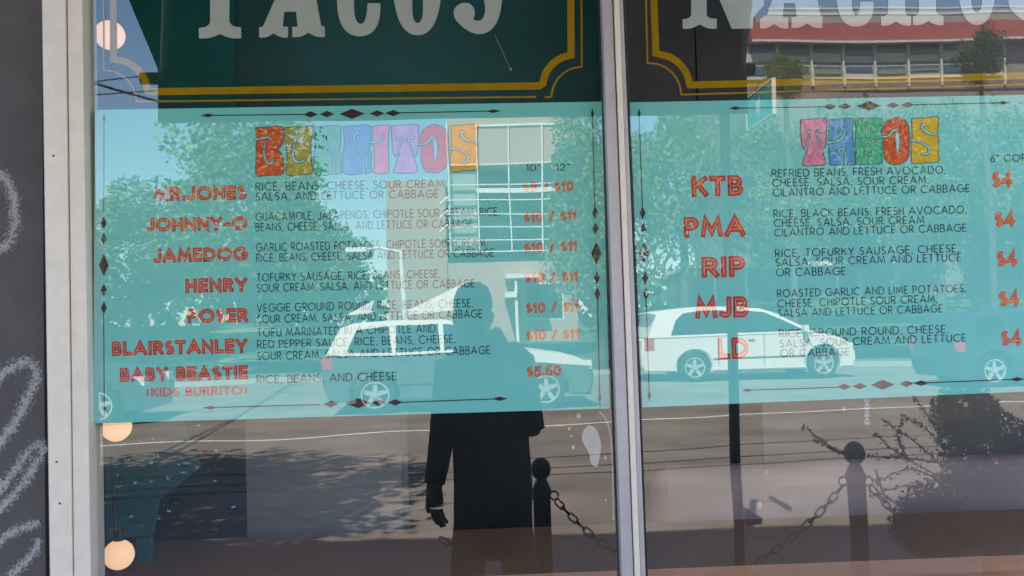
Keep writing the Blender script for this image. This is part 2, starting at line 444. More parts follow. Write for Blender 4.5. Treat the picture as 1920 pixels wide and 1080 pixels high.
graffiti([(-30, 990), (10, 945), (45, 905), (72, 862), (78, 838), (60, 842), (10, 905), (-30, 950)], 42)
graffiti([(-30, 1040), (20, 1000), (60, 985), (74, 978)], 38)
graffiti([(-20, 1120), (25, 1075), (60, 1040), (74, 1010)], 38)

# ================================================================== THE WINDOW: frame and panes
alu = mat('aluminium_frame', (.92, .74, .59), .38, metal=0.0, amt=.05, scale=30, bump=.0001, bscale=30)
alu2 = mat('aluminium_frame_cool', (.54, .46, .45), .4, metal=.15, amt=.08, scale=20, bump=.0001, bscale=30)
black = mat('black_gasket', (.008, .008, .01), .5)
ZB, ZT = .45, 3.1
win = thing('shop_window', (0, 0, .45), 'shop window with silver frame and mullion reflecting the sunny street', 'window')
def strip(name, tl, bl, tr, br, d0, d1, m, parent=None):
    """vertical member between two leaning photo edges given at y=0 and y=1080, standing between depth d0 and d1 in front of the plane"""
    def at(a, b, z):
        A, B = onglass(a, 0, d1), onglass(b, 1080, d1)
        u = (z - A.z) / (B.z - A.z); return A.x + (B.x - A.x) * u
    vs = []
    for z in (ZB, ZT):
        for y in (-d0, -d1):
            vs += [(at(tl, bl, z), y, z), (at(tr, br, z), y, z)]
    mb = MB(); mb.add(vs, [(0, 1, 3, 2), (4, 5, 7, 6), (0, 1, 5, 4), (2, 3, 7, 6), (0, 2, 6, 4), (1, 3, 7, 5)])
    o = mb.build(name, m, parent or win)
    bv = o.modifiers.new('bevel', 'BEVEL'); bv.width = .0012; bv.segments = 2
    return o
strip('jamb', 79, 94, 122, 135, -.04, .030, alu)
strip('jamb_edge', 78, 93, 79.6, 94.6, -.04, .028, alu2)
strip('groove', 122, 135, 126, 138.5, -.04, .022, mat('grey_groove', (.2, .17, .15), .6))
strip('jamb', 126, 138.5, 154, 170, -.04, .026, alu)
for sx_, sy_ in ((100, 292), (106, 866), (112, 944)):
    c_ = onglass(sx_, sy_, .0305)
    sc_ = MB(); sc_.add([(c_.x + .0022 * math.cos(k * .785), -.0305, c_.z + .0022 * math.sin(k * .785)) for k in range(8)] + [(c_.x + .0022 * math.cos(k * .785), -.029, c_.z + .0022 * math.sin(k * .785)) for k in range(8)], [tuple(range(8))] + [(k, (k + 1) % 8, 8 + (k + 1) % 8, 8 + k) for k in range(8)])
    sc_.build('screw', black, win)
strip('gasket', 154, 170, 162, 177, -.04, .004, black)
strip('mullion', 1128.5, 1166, 1148, 1188, -.03, .030, alu2)
strip('groove', 1148, 1188, 1151, 1190.5, -.04, .018, mat('grey_groove', (.2, .17, .15), .6))
strip('mullion', 1151, 1190.5, 1161, 1201, -.03, .034, alu)
strip('mullion', 1161, 1201, 1168, 1211, -.03, .026, alu2)
strip('gasket', 1122.5, 1161, 1128.5, 1166, -.02, .003, black)
strip('gasket', 1168, 1211, 1172.5, 1215, -.02, .003, black)
MB().box((XL0, -.03, ZB - .002), (XR, .06, ZB + .05)).build('sill', alu, win)
MB().box((XL0, -.03, ZT - .05), (XR, .06, ZT + .002)).build('head_rail', alu, win)
gp = glass_pane()
xm = onglass(1170, 540).x; xj = onglass(165, 540).x
MB().box((xj - .03, .0, ZB + .04), (xm - .012, .008, ZT - .04)).build('pane', gp, win)
MB().box((xm + .012, .0, ZB + .04), (XR, .008, ZT - .04)).build('pane', gp, win)

# ================================================================== MENU POSTERS
TEAL = (.21, .575, .49)
teal = coated('teal_poster_vinyl', TEAL, .035, 5)
teal_edge = coated('pale_teal_margin', (.26, .60, .54), .04, 8)
ink = coated('dark_slate_ink', (.035, .045, .06), .1, 60)
brown = coated('brown_ornament_ink', (.07, .04, .045), .15, 60)
red = coated('red_lettering', (.56, .045, .05), .15, 40)
orange = coated('orange_inline', (.82, .2, .1), .12, 40)
pricec = coated('orange_red_price', (.72, .12, .055), .12, 40)
D0 = .0012
def poster(name, corners, label, group):
    c = [onglass(*p, .0) for p in corners]; cen = sum(c, Vector()) / 4
    t = thing(name, (cen.x, -.0006, min(c[2].z, c[3].z)), label, 'poster', group)
    f = Flat(); f.poly(corners, D0); o = f.build('sheet', teal, t)
    so = o.modifiers.new('thickness', 'SOLIDIFY'); so.thickness = .0007; so.offset = -1
    return t
LP = poster('menu_poster', [(178, 206), (1128, 190.5), (1143.5, 766), (174.5, 794)], 'teal poster headed BURRITOS with seven priced items in the left window', 'menu posters in the window')
RP = poster('menu_poster', [(1181, 192), (1990, 176.5), (1990, 731.5), (1204, 764)], 'teal poster headed TACOS with initials and four dollar prices in the right window', 'menu posters in the window')
DL = D0 + .0004
def text(parent, name, s, p0, p1, cap, m, w=.128, gap=.3, d=DL):
    f = Flat(); lettering(f, s, p0, p1, cap, w, d, gap); return f.build(name, m, parent)
def bold(parent, name, s, p0, p1, cap, gap=.1, t=.28, mo=None, mi=None, d=DL, iw=.075):
    f = Flat(); lettering(f, s, p0, p1, cap, t, d, gap, inset=t, square=t * .5); o = f.build(name, mo or red, parent)
    if mi is not None:
        g = Flat(); lettering(g, s, p0, p1, cap, iw, d + .0004, gap, inset=t, square=0.02); g.build('inline', mi, o)
    return o
# re-parented inlines keep world position because builders use world coordinates of the parent chain
for s, p0, p1, cap in [('MR.JONES', (288, 377.5), (463, 374), 27), ('JOHNNY-O', (274, 435), (464, 431.5), 26.5), ('JAMEDOG', (288, 493), (464, 489), 27),
                       ('HENRY', (348, 549.5), (464, 547), 27), ('POSER', (352, 606.5), (465, 604), 27), ('BLAIRSTANLEY', (210, 667.5), (464, 661.5), 27),
                       ('BABY BEASTIE', (225, 716.5), (465, 711.5), 27)]:
    bold(LP, 'item_name', s, p0, p1, cap, mi=orange)
bold(LP, 'item_name', '(KIDS BURRITO)', (274, 744.5), (464, 740), 17, mo=coated('pink_red_lettering', (.72, .16, .13), .1, 40), t=.22, gap=.12)
for s, p0, p1 in [('RICE, BEANS, CHEESE, SOUR CREAM', (480, 357), (832, 351)), ('SALSA, AND LETTUCE OR CABBAGE', (480, 375.5), (822, 370)),
                  ('GUACAMOLE, JALAPENOS, CHIPOTLE SOUR CREAM, RICE,', (480, 413.5), (936, 403.5)), ('BEANS, CHEESE, SALSA, AND LETTUCE OR CABBAGE', (480, 433), (886, 425.5)),
                  ('GARLIC ROASTED POTATOES, CHIPOTLE SOUR CREAM,', (481, 471), (913, 461.5)), ('RICE, BEANS, CHEESE, SALSA AND LETTUCE OR CABBAGE', (481, 490.5), (926, 480.5)),
                  ('TOFURKY SAUSAGE, RICE, BEANS, CHEESE,', (482, 527.5), (825, 520)), ('SOUR CREAM, SALSA, AND LETTUCE OR CABBAGE', (482, 547), (890, 538)),
                  ('VEGGIE GROUND ROUND, RICE, BEANS, CHEESE,', (482, 584.5), (887, 575)), ('SOUR CREAM, SALSA, AND LETTUCE OR CABBAGE', (483, 605.5), (904, 595)),
                  ('TOFU MARINATED IN A CHIPOTLE AND', (483, 631), (816, 622.5)), ('RED PEPPER SAUCE, RICE, BEANS, CHEESE,', (483, 653), (854, 642)),
                  ('SOUR CREAM, SALSA AND LETTUCE OR CABBAGE', (483, 675), (919, 663)), ('RICE, BEANS, AND CHEESE', (482, 718.5), (743, 712))]:
    text(LP, 'ingredient_text', s, p0, p1, 14.2, ink)
text(LP, 'size_heading', '10"', (987, 320.5), (1012, 320), 11.5, ink); text(LP, 'size_heading', '12"', (1042, 319.5), (1068, 319), 11.5, ink)
for s, p0, p1, cap in [('$9 / $10', (981, 361), (1076, 358.5), 19), ('$10 / $11', (982, 418), (1081, 414.5), 20), ('$10 / $11', (983, 474.5), (1082, 471), 20),
                       ('$10 / $11', (984, 531), (1084, 528), 20), ('$10 / $11', (986, 588), (1085, 584.5), 20.5), ('$10 / $11', (987, 638.5), (1086, 635.5), 19), ('$5.50', (988, 708), (1053, 704.5), 21)]:
    bold(LP, 'price', s, p0, p1, cap, mo=pricec, mi=coated('pale_orange_inline', (.8, .3, .14), .1, 40), t=.24, gap=.1, iw=.05)
for s, p0, p1, cap in [('KTB', (1297, 369.5), (1394, 367), 39), ('PMA', (1283, 446), (1398, 443), 39), ('RIP', (1316, 521), (1398, 519), 39.5), ('MJB', (1304, 597.5), (1404, 595), 40), ('LD', (1347, 674), (1404, 672), 40)]:
    bold(RP, 'item_name', s, p0, p1, cap, t=.27, gap=.1, mi=orange, iw=.07)
for s, p0, p1 in [('REFRIED BEANS, FRESH AVOCADO,', (1448, 332), (1773, 325)), ('CHEESE, SALSA, SOUR CREAM,', (1449, 349.5), (1741, 343.5)), ('CILANTRO AND LETTUCE OR CABBAGE', (1450, 368), (1818, 359.5)),
                  ('RICE, BLACK BEANS, FRESH AVOCADO,', (1451, 407.5), (1812, 399.5)), ('CHEESE, SALSA, SOUR CREAM .', (1452, 425), (1744, 418.5)), ('CILANTRO AND LETTUCE OR CABBAGE', (1453, 443), (1812, 433.5)),
                  ('RICE, TOFURKY SAUSAGE, CHEESE,', (1454, 482), (1798, 472)), ('SALSA, SOUR CREAM AND LETTUCE', (1455, 499), (1802, 489)), ('OR CABBAGE', (1456, 517.5), (1585, 515)),
                  ('ROASTED GARLIC AND LIME POTATOES,', (1458, 557), (1811, 547)), ('CHEESE, CHIPOTLE SOUR CREAM,', (1459, 576), (1757, 566.5)), ('SALSA AND LETTUCE OR CABBAGE', (1460, 594), (1767, 585)),
                  ('RICE, GROUND ROUND, CHEESE,', (1462, 632), (1778, 623.5)), ('SALSA, SOUR CREAM AND LETTUCE', (1463, 651), (1811, 640)), ('OR CABBAGE', (1464, 669), (1593, 666))]:
    text(RP, 'ingredient_text', s, p0, p1, 13.6, ink)
text(RP, 'size_heading', '6" CORN', (1858, 303.5), (1938, 302), 13, ink)
for i, (x, y) in enumerate([(1860, 353), (1865, 427), (1869, 501), (1873, 576), (1877, 650)]):
    bold(RP, 'price', '$4', (x, y), (x + 38, y - 1), 32, mo=pricec, mi=orange, t=.24, gap=.06, iw=.06)
# ornaments: thin rules with lozenges
def ornament(parent, line_pts, gems, w=2.0):
    f = Flat()
    for a, b in line_pts: f.line([a, b], w, DL)
    for cx, cy, rx, ry in gems: diamond(f, cx, cy, rx, ry, DL + .0001)
    return f.build('ornament', brown, parent)
ornament(LP, [((378, 216.3), (575, 214.5)), ((750, 211.5), (938, 208))], [(390, 216.2, 14, 3.5), (582, 214.4, 14, 6), (613, 213.8, 14, 6), (660, 213.3, 24, 9.5), (707, 212.6, 14, 6), (737, 212, 15, 6), (925, 208.4, 14, 3.5)])
ornament(LP, [((382, 764.5), (600, 758.5)), ((750, 754.5), (950, 747))], [(394, 764.3, 13, 3.5), (620, 757.5, 14, 6), (672, 756, 24, 9.5), (710, 755.3, 13, 6), (741, 754.6, 14, 6), (937, 747.6, 15, 4)])
ornament(LP, [((195, 218), (194.5, 400)), ((194.5, 588), (195.5, 782))], [(195, 222, 2.6, 9), (194.5, 418, 5, 12), (194.5, 448, 5, 12), (194.5, 497, 9, 21), (194.6, 544, 5.5, 12.5), (194.8, 577, 5.5, 12.5), (195.3, 768, 3, 9)], 1.7)
ornament(LP, [((1110.4, 205), (1115.2, 390)), ((1120.5, 560), (1125, 762))], [(1110.8, 213, 3, 10), (1115.5, 399, 5.5, 12.5), (1116.6, 429, 5.5, 12.5), (1118, 475, 9.5, 22), (1119.2, 521, 5.5, 13), (1120, 551, 5.5, 13), (1124.5, 745, 3, 10)], 1.7)
ornament(RP, [((1198, 206), (1204.6, 390)), ((1211.5, 560), (1218, 752))], [(1198.3, 213, 3, 10), (1205, 399, 5.5, 12.5), (1206.5, 430, 5.5, 12.5), (1208, 475, 9, 22), (1210, 521, 5.5, 13), (1211.3, 551, 5.5, 13), (1217.5, 742, 3, 10)], 1.7)
ornament(RP, [((1370, 203), (1550, 200)), ((1712, 196.4), (1894, 192.2))], [(1379, 202.7, 12, 3.5), (1556, 200, 13, 5.5), (1584, 199.4, 13, 5.5), (1629.5, 198.4, 23, 9), (1674.5, 197.3, 13, 5.5), (1702, 196.6, 13, 5.5), (1881, 192.5, 12, 3.2)])
ornament(RP, [((1393, 732), (1575, 726)), ((1735, 717.8), (1930, 710))], [(1402, 731.7, 12, 3), (1583, 725.2, 14, 6), (1612, 724, 14, 6), (1655, 721.3, 22, 9.5), (1700, 719.6, 13, 6), (1727, 718.4, 14, 5.5), (1907, 711, 14, 4)])
# pale margins along the poster edges (laminate border)
for P, pts in ((LP, [(178, 206), (1128, 190.5), (1143.5, 766), (174.5, 794)]),):
    f = Flat()
    f.poly([(178.3, 206.3), (200, 206), (199.5, 793), (174.8, 793.6)], D0 + .0001)
    f.build('laminate_margin', teal_edge, P)

# psychedelic title letters --------------------------------------------------------------
def squiggle(pts, n=8):
    P = []; k = len(pts)
    for i in range(k - 1):
        p0, p1, p2, p3 = [Vector(pts[max(0, min(k - 1, j))]) for j in (i - 1, i, i + 1, i + 2)]
        for q in range(n):
            u = q / n; P.append(.5 * ((2 * p1) + (p2 - p0) * u + (2 * p0 - 5 * p1 + 4 * p2 - p3) * u * u + (-p0 + 3 * p1 - 3 * p2 + p3) * u ** 3))
    P.append(Vector(pts[-1])); return P
RECT = [(.03, .02), (.5, .0), (.95, .02), (.98, .1), (.95, .3), (.99, .5), (.96, .75), (.99, .93), (.94, .99), (.5, 1.0), (.07, .99), (.02, .93), (.04, .7), (.01, .5), (.04, .25), (.01, .08)]
SHAPES = {  # outline, list of slits (path, widths) in a unit cell, y down
 'B': ([(.0, .02), (.5, .0), (.92, .0), (1.0, .12), (.97, .36), (.82, .47), (.97, .6), (1.02, .85), (.95, .98), (.4, 1.0), (.03, .98), (.02, .6), (.03, .3)],
       [([(-.03, .25), (.2, .25), (.45, .22), (.58, .27)], [.05, .05, .07, .03]), ([(.38, .3), (.3, .5), (.38, .7), (.55, .76), (.68, .66)], [.02, .05, .07, .06, .02])]),
 'U': ([(.0, .03), (.42, .0), (.46, .05), (.55, .03), (.96, .0), (1.0, .1), (.93, .5), (1.0, .9), (.95, .98), (.5, 1.0), (.08, .98), (.1, .6), (.02, .3)],
       [([(.47, -.01), (.42, .2), (.32, .5), (.36, .7), (.6, .73), (.8, .66)], [.04, .05, .07, .09, .07, .02])]),
 'R': ([(.0, .02), (.5, .0), (.92, .0), (.98, .1), (.97, .4), (.9, .52), (1.0, .56), (.98, .8), (1.02, .96), (.82, 1.0), (.76, .96), (.7, 1.0), (.05, .99), (.02, .6), (.05, .3)],
       [([(.62, .2), (.5, .15), (.4, .22), (.45, .4), (.6, .55), (.7, .7), (.74, 1.01)], [.03, .06, .07, .04, .03, .04, .06])]),
 'I': ([(.03, .02), (.95, .0), (1.0, .1), (.94, .4), (.98, .9), (.9, 1.0), (.18, 1.0), (.12, .9), (.15, .5), (.02, .4), (.06, .2)],
       [([(-.05, .35), (.3, .35), (.62, .27), (.6, .15)], [.1, .09, .09, .02])]),
 'T': ([(.0, .02), (.5, .0), (.96, .0), (1.0, .1), (.98, .5), (.9, .65), (.8, .62), (.95, .92), (.9, 1.0), (.5, 1.01), (.12, 1.0), (.1, .92), (.28, .6), (.15, .65), (.04, .5)],
       [([(.16, .3), (.26, .26), (.36, .31), (.3, .45), (.2, .66)], [.03, .07, .05, .035, .05]), ([(.84, .3), (.74, .26), (.62, .31), (.7, .45), (.84, .66)], [.03, .07, .05, .035, .05])]),
 'O': ([(.25, .05), (.5, .0), (.78, .05), (.95, .18), (.99, .5), (.97, .82), (.8, .97), (.5, 1.02), (.2, .97), (.06, .8), (.05, .5), (.02, .4), (.02, .25), (.1, .12)],
       [([(-.02, .41), (.2, .4), (.42, .28), (.52, .3)], [.05, .05, .08, .05]), ([(.5, .28), (.56, .5), (.55, .74)], [.06, .16, .06])]),
 'S': ([(.0, .03), (.5, .02), (.96, .0), (1.0, .1), (.96, .38), (1.0, .5), (.98, .75), (1.0, .96), (.5, .99), (.06, 1.0), (.0, .8), (.02, .5), (.02, .2)],
       [([(.55, .18), (.42, .17), (.4, .24), (.6, .34), (1.02, .42)], [.03, .1, .1, .08, .03]), ([(-.02, .5), (.3, .54), (.62, .65), (.62, .78), (.34, .82)], [.08, .05, .08, .08, .03])]),
 'A': ([(.03, .02), (.5, .01), (.85, .0), (.92, .05), (.9, .4), (1.0, .95), (.9, 1.0), (.7, 1.0), (.62, .96), (.58, 1.0), (.1, 1.0), (.04, .92), (.02, .5)],
       [([(-.03, .52), (.25, .5), (.5, .43), (.6, .3), (.45, .2), (.38, .3)], [.07, .06, .07, .06, .04, .02]), ([(.36, .76), (.42, .66), (.55, .68), (.63, .8), (.64, 1.01)], [.04, .06, .06, .05, .06])]),
 'C': (RECT, [([(1.03, .49), (.7, .5), (.45, .4), (.42, .25), (.56, .22), (.58, .3)], [.06, .03, .04, .04, .04, .02]), ([(.7, .5), (.45, .6), (.4, .75), (.55, .8), (.58, .72)], [.03, .04, .04, .04, .02])]),
}
def title_letter(parent, ch, tl, tr, br, bl, colname, col):
    def mp(u, v):
        a = Vector(tl).lerp(Vector(tr), u); b = Vector(bl).lerp(Vector(br), u); return a.lerp(b, v)
    outl, slits = SHAPES[ch]
    O = squiggle(list(outl) + [outl[0]], 5)[:-1]
    O = [mp(*p) for p in O]
    f = Flat(); f.poly(O, DL); o = f.build('title_letter', coated(colname, col, .16, 45), parent)
    w = abs(tr[0] - tl[0])
    g = Flat(); g.line(O, 1.5, DL + .0002, True)
    for pts, wd in slits:
        P = squiggle(pts, 5); ww = []
        k = len(pts)
        for i in range(k - 1):
            for q in range(5): ww.append(wd[i] + (wd[i + 1] - wd[i]) * q / 5)
        ww.append(wd[-1])
        P2 = [mp(*p) for p in P]
        g.line(P2, [x * w * .95 + 2.4 for x in ww], DL + .0004)
    g.build('outline', coated('outline_ink', (.05, .12, .13), .1, 40), o)
    h = Flat()
    for pts, wd in slits:
        P = squiggle(pts, 5); ww = []
        k = len(pts)
        for i in range(k - 1):
            for q in range(5): ww.append(wd[i] + (wd[i + 1] - wd[i]) * q / 5)
        ww.append(wd[-1])
        h.line([mp(*p) for p in P], [max(.4, x * w * .95 - .3) for x in ww], DL + .0006)
    h.build('slit', coated('pale_slit', (.3, .58, .55), .05, 30), o)
C = dict(red=('title_red', (.66, .075, .03)), mustard=('title_mustard', (.42, .33, .06)), green=('title_green', (.06, .42, .22)), blue=('title_blue', (.1, .3, .52)),
         pink=('title_pink', (.72, .2, .32)), violet=('title_violet', (.56, .26, .5)), gold=('title_gold', (.72, .4, .03)))
def ttop(x): return 237.5 - (x - 479) * .0125
def tbot(x): return 329.5 - (x - 479) * .021
for ch, x0, x1, c in [('B', 479, 531, 'red'), ('U', 533, 586, 'mustard'), ('R', 588.5, 640, 'green'), ('R', 643, 696, 'blue'), ('I', 697.5, 730, 'pink'), ('T', 734, 785, 'violet'), ('O', 787, 840, 'red'), ('S', 845, 896, 'gold')]:
    title_letter(LP, ch, (x0, ttop(x0)), (x1, ttop(x1)), (x1, tbot(x1)), (x0, tbot(x0)), *C[c])
def ttop2(x): return 223 - (x - 1500) * .016
def tbot2(x): return 310.5 - (x - 1500) * .02
for ch, x0, x1, c in [('T', 1501, 1550, 'pink'), ('A', 1553, 1604, 'blue'), ('C', 1603, 1655, 'green'), ('O', 1654, 1706, 'red'), ('S', 1709, 1760, 'gold')]:
    title_letter(RP, ch, (x0, ttop2(x0)), (x1, ttop2(x1)), (x1, tbot2(x1)), (x0, tbot2(x0)), *C[c])

# ================================================================== PAINTED SIGNS above the posters
gold = coated('gold_sign_paint', (.36, .2, .008), .1, 30)
cream = coated('cream_sign_paint', (.45, .45, .38), .05, 20)
def signthing(px, py, label):
    p = onglass(px, py); return thing('painted_sign', (p.x, 0, p.z), label, 'sign', 'painted signs on the upper window')
SL = signthing(640, 190, 'gold bordered TACOS lettering painted high on the left window')
SR = signthing(1580, 170, 'gold bordered NACHOS lettering painted high on the right window')
def bez(a, b, c, n=6):
    a, b, c = Vector(a), Vector(b), Vector(c)
    return [tuple((1 - t) ** 2 * a + 2 * t * (1 - t) * b + t * t * c) for t in [i / n for i in range(n + 1)]]
def glyph_poly(parent, loops, m=cream, d=.0008):
    """outer loop with holes bridged by triangulation"""
    bm = bmesh.new()
    es = []
    for lp in loops:
        vs = [bm.verts.new(onglass(x, y, d)) for x, y in lp]
        for i in range(len(vs)): es.append(bm.edges.new((vs[i], vs[(i + 1) % len(vs)])))
    bmesh.ops.triangle_fill(bm, use_beauty=True, use_dissolve=False, edges=es, normal=(0, -1, 0))
    bm.normal_update()
    for f in bm.faces:
        if f.normal.y > 0: f.normal_flip()
    me = bpy.data.meshes.new('letter'); inv = parent_world(parent).inverted(); bm.transform(inv); bm.to_mesh(me); bm.free()
    me.materials.append(m)
    o = bpy.data.objects.new('letter', me); link(o, parent); return o
def foot(xa, xb, y, h=19, n=3.2, sl=0.0):      # scalloped slab serif from right to left along its underside, y down
    xm_ = (xa + xb) / 2
    return bez((xb, y), ((xb + xm_) / 2, y + 3), (xm_, y - 8), 5) + bez((xm_, y - 8), ((xa + xm_) / 2, y + 3), (xa, y), 5)[1:]
UP = -175    # the letters rise above the top edge of the picture
# T
glyph_poly(SL, [[(345, UP), (480, UP - 2), (480, UP + 60), (455, UP + 40), (431, UP + 38), (430, 40)] + bez((430, 40), (434, 52), (452, 51)) [1:] + foot(373, 452, 71.5) + [(373, 52)] + bez((373, 52), (392, 52), (394, 40))[1:] + [(394, UP + 38), (370, UP + 40), (345, UP + 60)]])
# A
glyph_poly(SL, [[(530, UP), (562, UP), (602, 48), (609, 50), (609, 69)] + foot(548, 609, 69)[1:] + [(548, 50), (558, 50), (555, 22), (533, 22), (530, 50), (540, 50), (540, 70)] + foot(486, 540, 70)[1:] + [(486, 51), (493, 50), (515, 0)], [(541, -100), (551, -100), (557, 0), (535, 0)]])
# C
glyph_poly(SL, [bez((713, 6), (716, 68), (673, 68), 10) + bez((673, 68), (632, 66), (632, 0), 10)[1:] + [(630, -100)] + bez((630, -100), (632, UP), (672, UP), 8)[1:] + bez((672, UP), (712, UP), (712, -110), 8)[1:] + [(686, -110)] + bez((686, -110), (686, -150), (674, -150))[1:] + bez((674, -150), (662, -150), (662, -100))[1:] + [(664, 20)] + bez((664, 20), (666, 45), (677, 45))[1:] + bez((677, 45), (688, 44), (689, 6))[1:]])
# O
glyph_poly(SL, [bez((736, -50), (736, 66), (783, 66), 10) + bez((783, 66), (829, 66), (829, -50), 10)[1:] + bez((829, -50), (829, UP), (783, UP), 10)[1:] + bez((783, UP), (736, UP), (736, -50), 10)[1:-1],
                [(773, -50)] + bez((773, 20), (774, 43), (783, 43)) + bez((783, 43), (792, 43), (793, 20))[1:] + [(793, -50)] + bez((793, -120), (793, -150), (783, -150)) + bez((783, -150), (773, -150), (773, -120))[1:]])
# S
glyph_poly(SL, [bez((942, -20), (942, 64), (897, 64), 10) + bez((897, 64), (876, 62), (855, 38), 6)[1:] + bez((855, 38), (845, 20), (858, 10), 6)[1:] + bez((858, 10), (876, -2), (888, 14), 6)[1:] + bez((888, 14), (893, 26), (887, 36), 5)[1:] + bez((887, 36), (896, 42), (904, 36), 5)[1:] + bez((904, 36), (912, 26), (909, 8), 5)[1:] + bez((909, 8), (906, -20), (872, -50), 6)[1:] + bez((872, -50), (845, -90), (850, -130), 6)[1:] + bez((850, -130), (856, UP), (900, UP), 6)[1:] + bez((900, UP), (940, UP), (938, -120), 6)[1:] + [(912, -125)] + bez((912, -125), (908, -150), (896, -148), 5)[1:] + bez((896, -148), (880, -140), (888, -105), 5)[1:] + bez((888, -105), (938, -70), (942, -20), 6)[1:-1]])
# N
glyph_poly(SR, [[(1280, UP), (1325, UP), (1393, 0), (1393, UP + 30), (1375, UP + 20), (1375, UP), (1448, UP), (1448, UP + 20), (1432, UP + 30), (1432, 10), (1412, 33), (1412, 53)] + bez((1412, 53), (1392, 54), (1372, 54))[1:] + [(1345, -10), (1325, -60), (1325, 28)] + bez((1325, 28), (1327, 36), (1344, 35))[1:] + foot(1280, 1344, 53.5) + [(1280, 36)] + bez((1280, 36), (1295, 36), (1296, 26))[1:] + [(1296, UP + 25), (1280, UP + 20)]])
# A
glyph_poly(SR, [[(1468, UP), (1502, UP), (1538, 28), (1542, 30), (1542, 52)] + foot(1484, 1542, 52)[1:] + [(1484, 32), (1494, 31), (1490, 6), (1470, 6), (1467, 32), (1478, 33), (1478, 53)] + foot(1425, 1478, 53)[1:] + [(1425, 36), (1438, 28), (1448, 0)], [(1479, -100), (1489, -100), (1493, -12), (1472, -12)]])
# C
glyph_poly(SR, [bez((1638, 3), (1640, 50), (1603, 50), 10) + bez((1603, 50), (1570, 49), (1568, -10), 10)[1:] + [(1566, -110)] + bez((1566, -110), (1568, UP), (1602, UP), 8)[1:] + bez((1602, UP), (1638, UP), (1638, -110), 8)[1:] + [(1614, -110)] + bez((1614, -110), (1614, -150), (1605, -150))[1:] + bez((1605, -150), (1595, -150), (1595, -100))[1:] + [(1597, 5)] + bez((1597, 5), (1598, 29), (1605, 29))[1:] + bez((1605, 29), (1612, 28), (1613, 3))[1:]])
# H
glyph_poly(SR, [[(1650, UP), (1705, UP), (1705, UP + 20), (1694, UP + 25), (1696, -80), (1722, -80), (1720, UP + 25), (1708, UP + 20), (1708, UP), (1764, UP), (1764, UP + 20), (1752, UP + 25), (1755, 20)] + bez((1755, 20), (1757, 29), (1769, 29))[1:] + foot(1712, 1769, 47) + [(1712, 30)] + bez((1712, 30), (1722, 30), (1723, 20))[1:] + [(1723, -50), (1696, -50), (1697, 20)] + bez((1697, 20), (1698, 31), (1708, 30))[1:] + foot(1652, 1708, 48) + [(1652, 31)] + bez((1652, 31), (1664, 31), (1665, 22))[1:] + [(1663, UP + 25), (1650, UP + 20)]])
# O
glyph_poly(SR, [bez((1795, -50), (1795, 47), (1832, 47), 10) + bez((1832, 47), (1868, 47), (1868, -50), 10)[1:] + bez((1868, -50), (1868, UP), (1832, UP), 10)[1:] + bez((1832, UP), (1795, UP), (1795, -50), 10)[1:-1],
                [(1821, -50)] + bez((1821, 5), (1823, 23), (1831, 23)) + bez((1831, 23), (1840, 23), (1841, 5))[1:] + [(1841, -50)] + bez((1841, -120), (1841, -150), (1831, -150)) + bez((1831, -150), (1821, -150), (1821, -120))[1:]])
# S (runs off the right edge)
def shift(l, dx, dy): return [(x + dx, y + dy) for x, y in l]
glyph_poly(SR, [shift(bez((942, -20), (942, 64), (897, 64), 10) + bez((897, 64), (876, 62), (855, 38), 6)[1:] + bez((855, 38), (845, 20), (858, 10), 6)[1:] + bez((858, 10), (876, -2), (888, 14), 6)[1:] + bez((888, 14), (893, 26), (887, 36), 5)[1:] + bez((887, 36), (896, 42), (904, 36), 5)[1:] + bez((904, 36), (912, 26), (909, 8), 5)[1:] + bez((909, 8), (906, -20), (872, -50), 6)[1:] + bez((872, -50), (845, -90), (850, -130), 6)[1:] + bez((850, -130), (856, UP), (900, UP), 6)[1:] + bez((900, UP), (940, UP), (938, -120), 6)[1:] + [(912, -125)] + bez((912, -125), (908, -150), (896, -148), 5)[1:] + bez((896, -148), (880, -140), (888, -105), 5)[1:] + bez((888, -105), (938, -70), (942, -20), 6)[1:-1], 1040, -20)])
def notch(cx, cy, r, a0, a1, n=10): return [(cx + r * math.cos(R(a0 + (a1 - a0) * i / n)), cy + r * math.sin(R(a0 + (a1 - a0) * i / n))) for i in range(n + 1)]
f = Flat(); f.line([(211, UP - 60), (213, 112)] + notch(213, 176, 64, -84, -6)[1:] + [(279, 172), (1010, 161)] + notch(1076, 162, 58, -174, -96)[:-1] + [(1071, 103), (1068, UP - 60)], 13.5, .0007); f.build('border', gold, SL).data.name = 'border'
f = Flat(); f.line([(193, UP - 60), (195, 132)] + notch(196, 192, 60, -84, -6)[1:] + [(258, 190.5), (1005, 181.5)], 3.2, .0007)
f.line([(1022, 182), (1034, 181.5)] + notch(1092, 183, 58, -176, -94) + [(1091, 124), (1089, UP - 60)], 3.2, .0007); f.build('border', gold, SL)
f = Flat(); f.line([(1217, UP - 60), (1230, 100)] + notch(1231, 164, 62, -84, -6)[1:] + [(1294, 159.5), (1990, 140)], 13, .0007); f.build('border', gold, SR)
f = Flat(); f.line([(1206, UP - 60), (1214, 118)] + notch(1217, 178, 60, -84, -6)[1:] + [(1278, 177.5), (1990, 156)], 3.2, .0007); f.build('border', gold, SR)

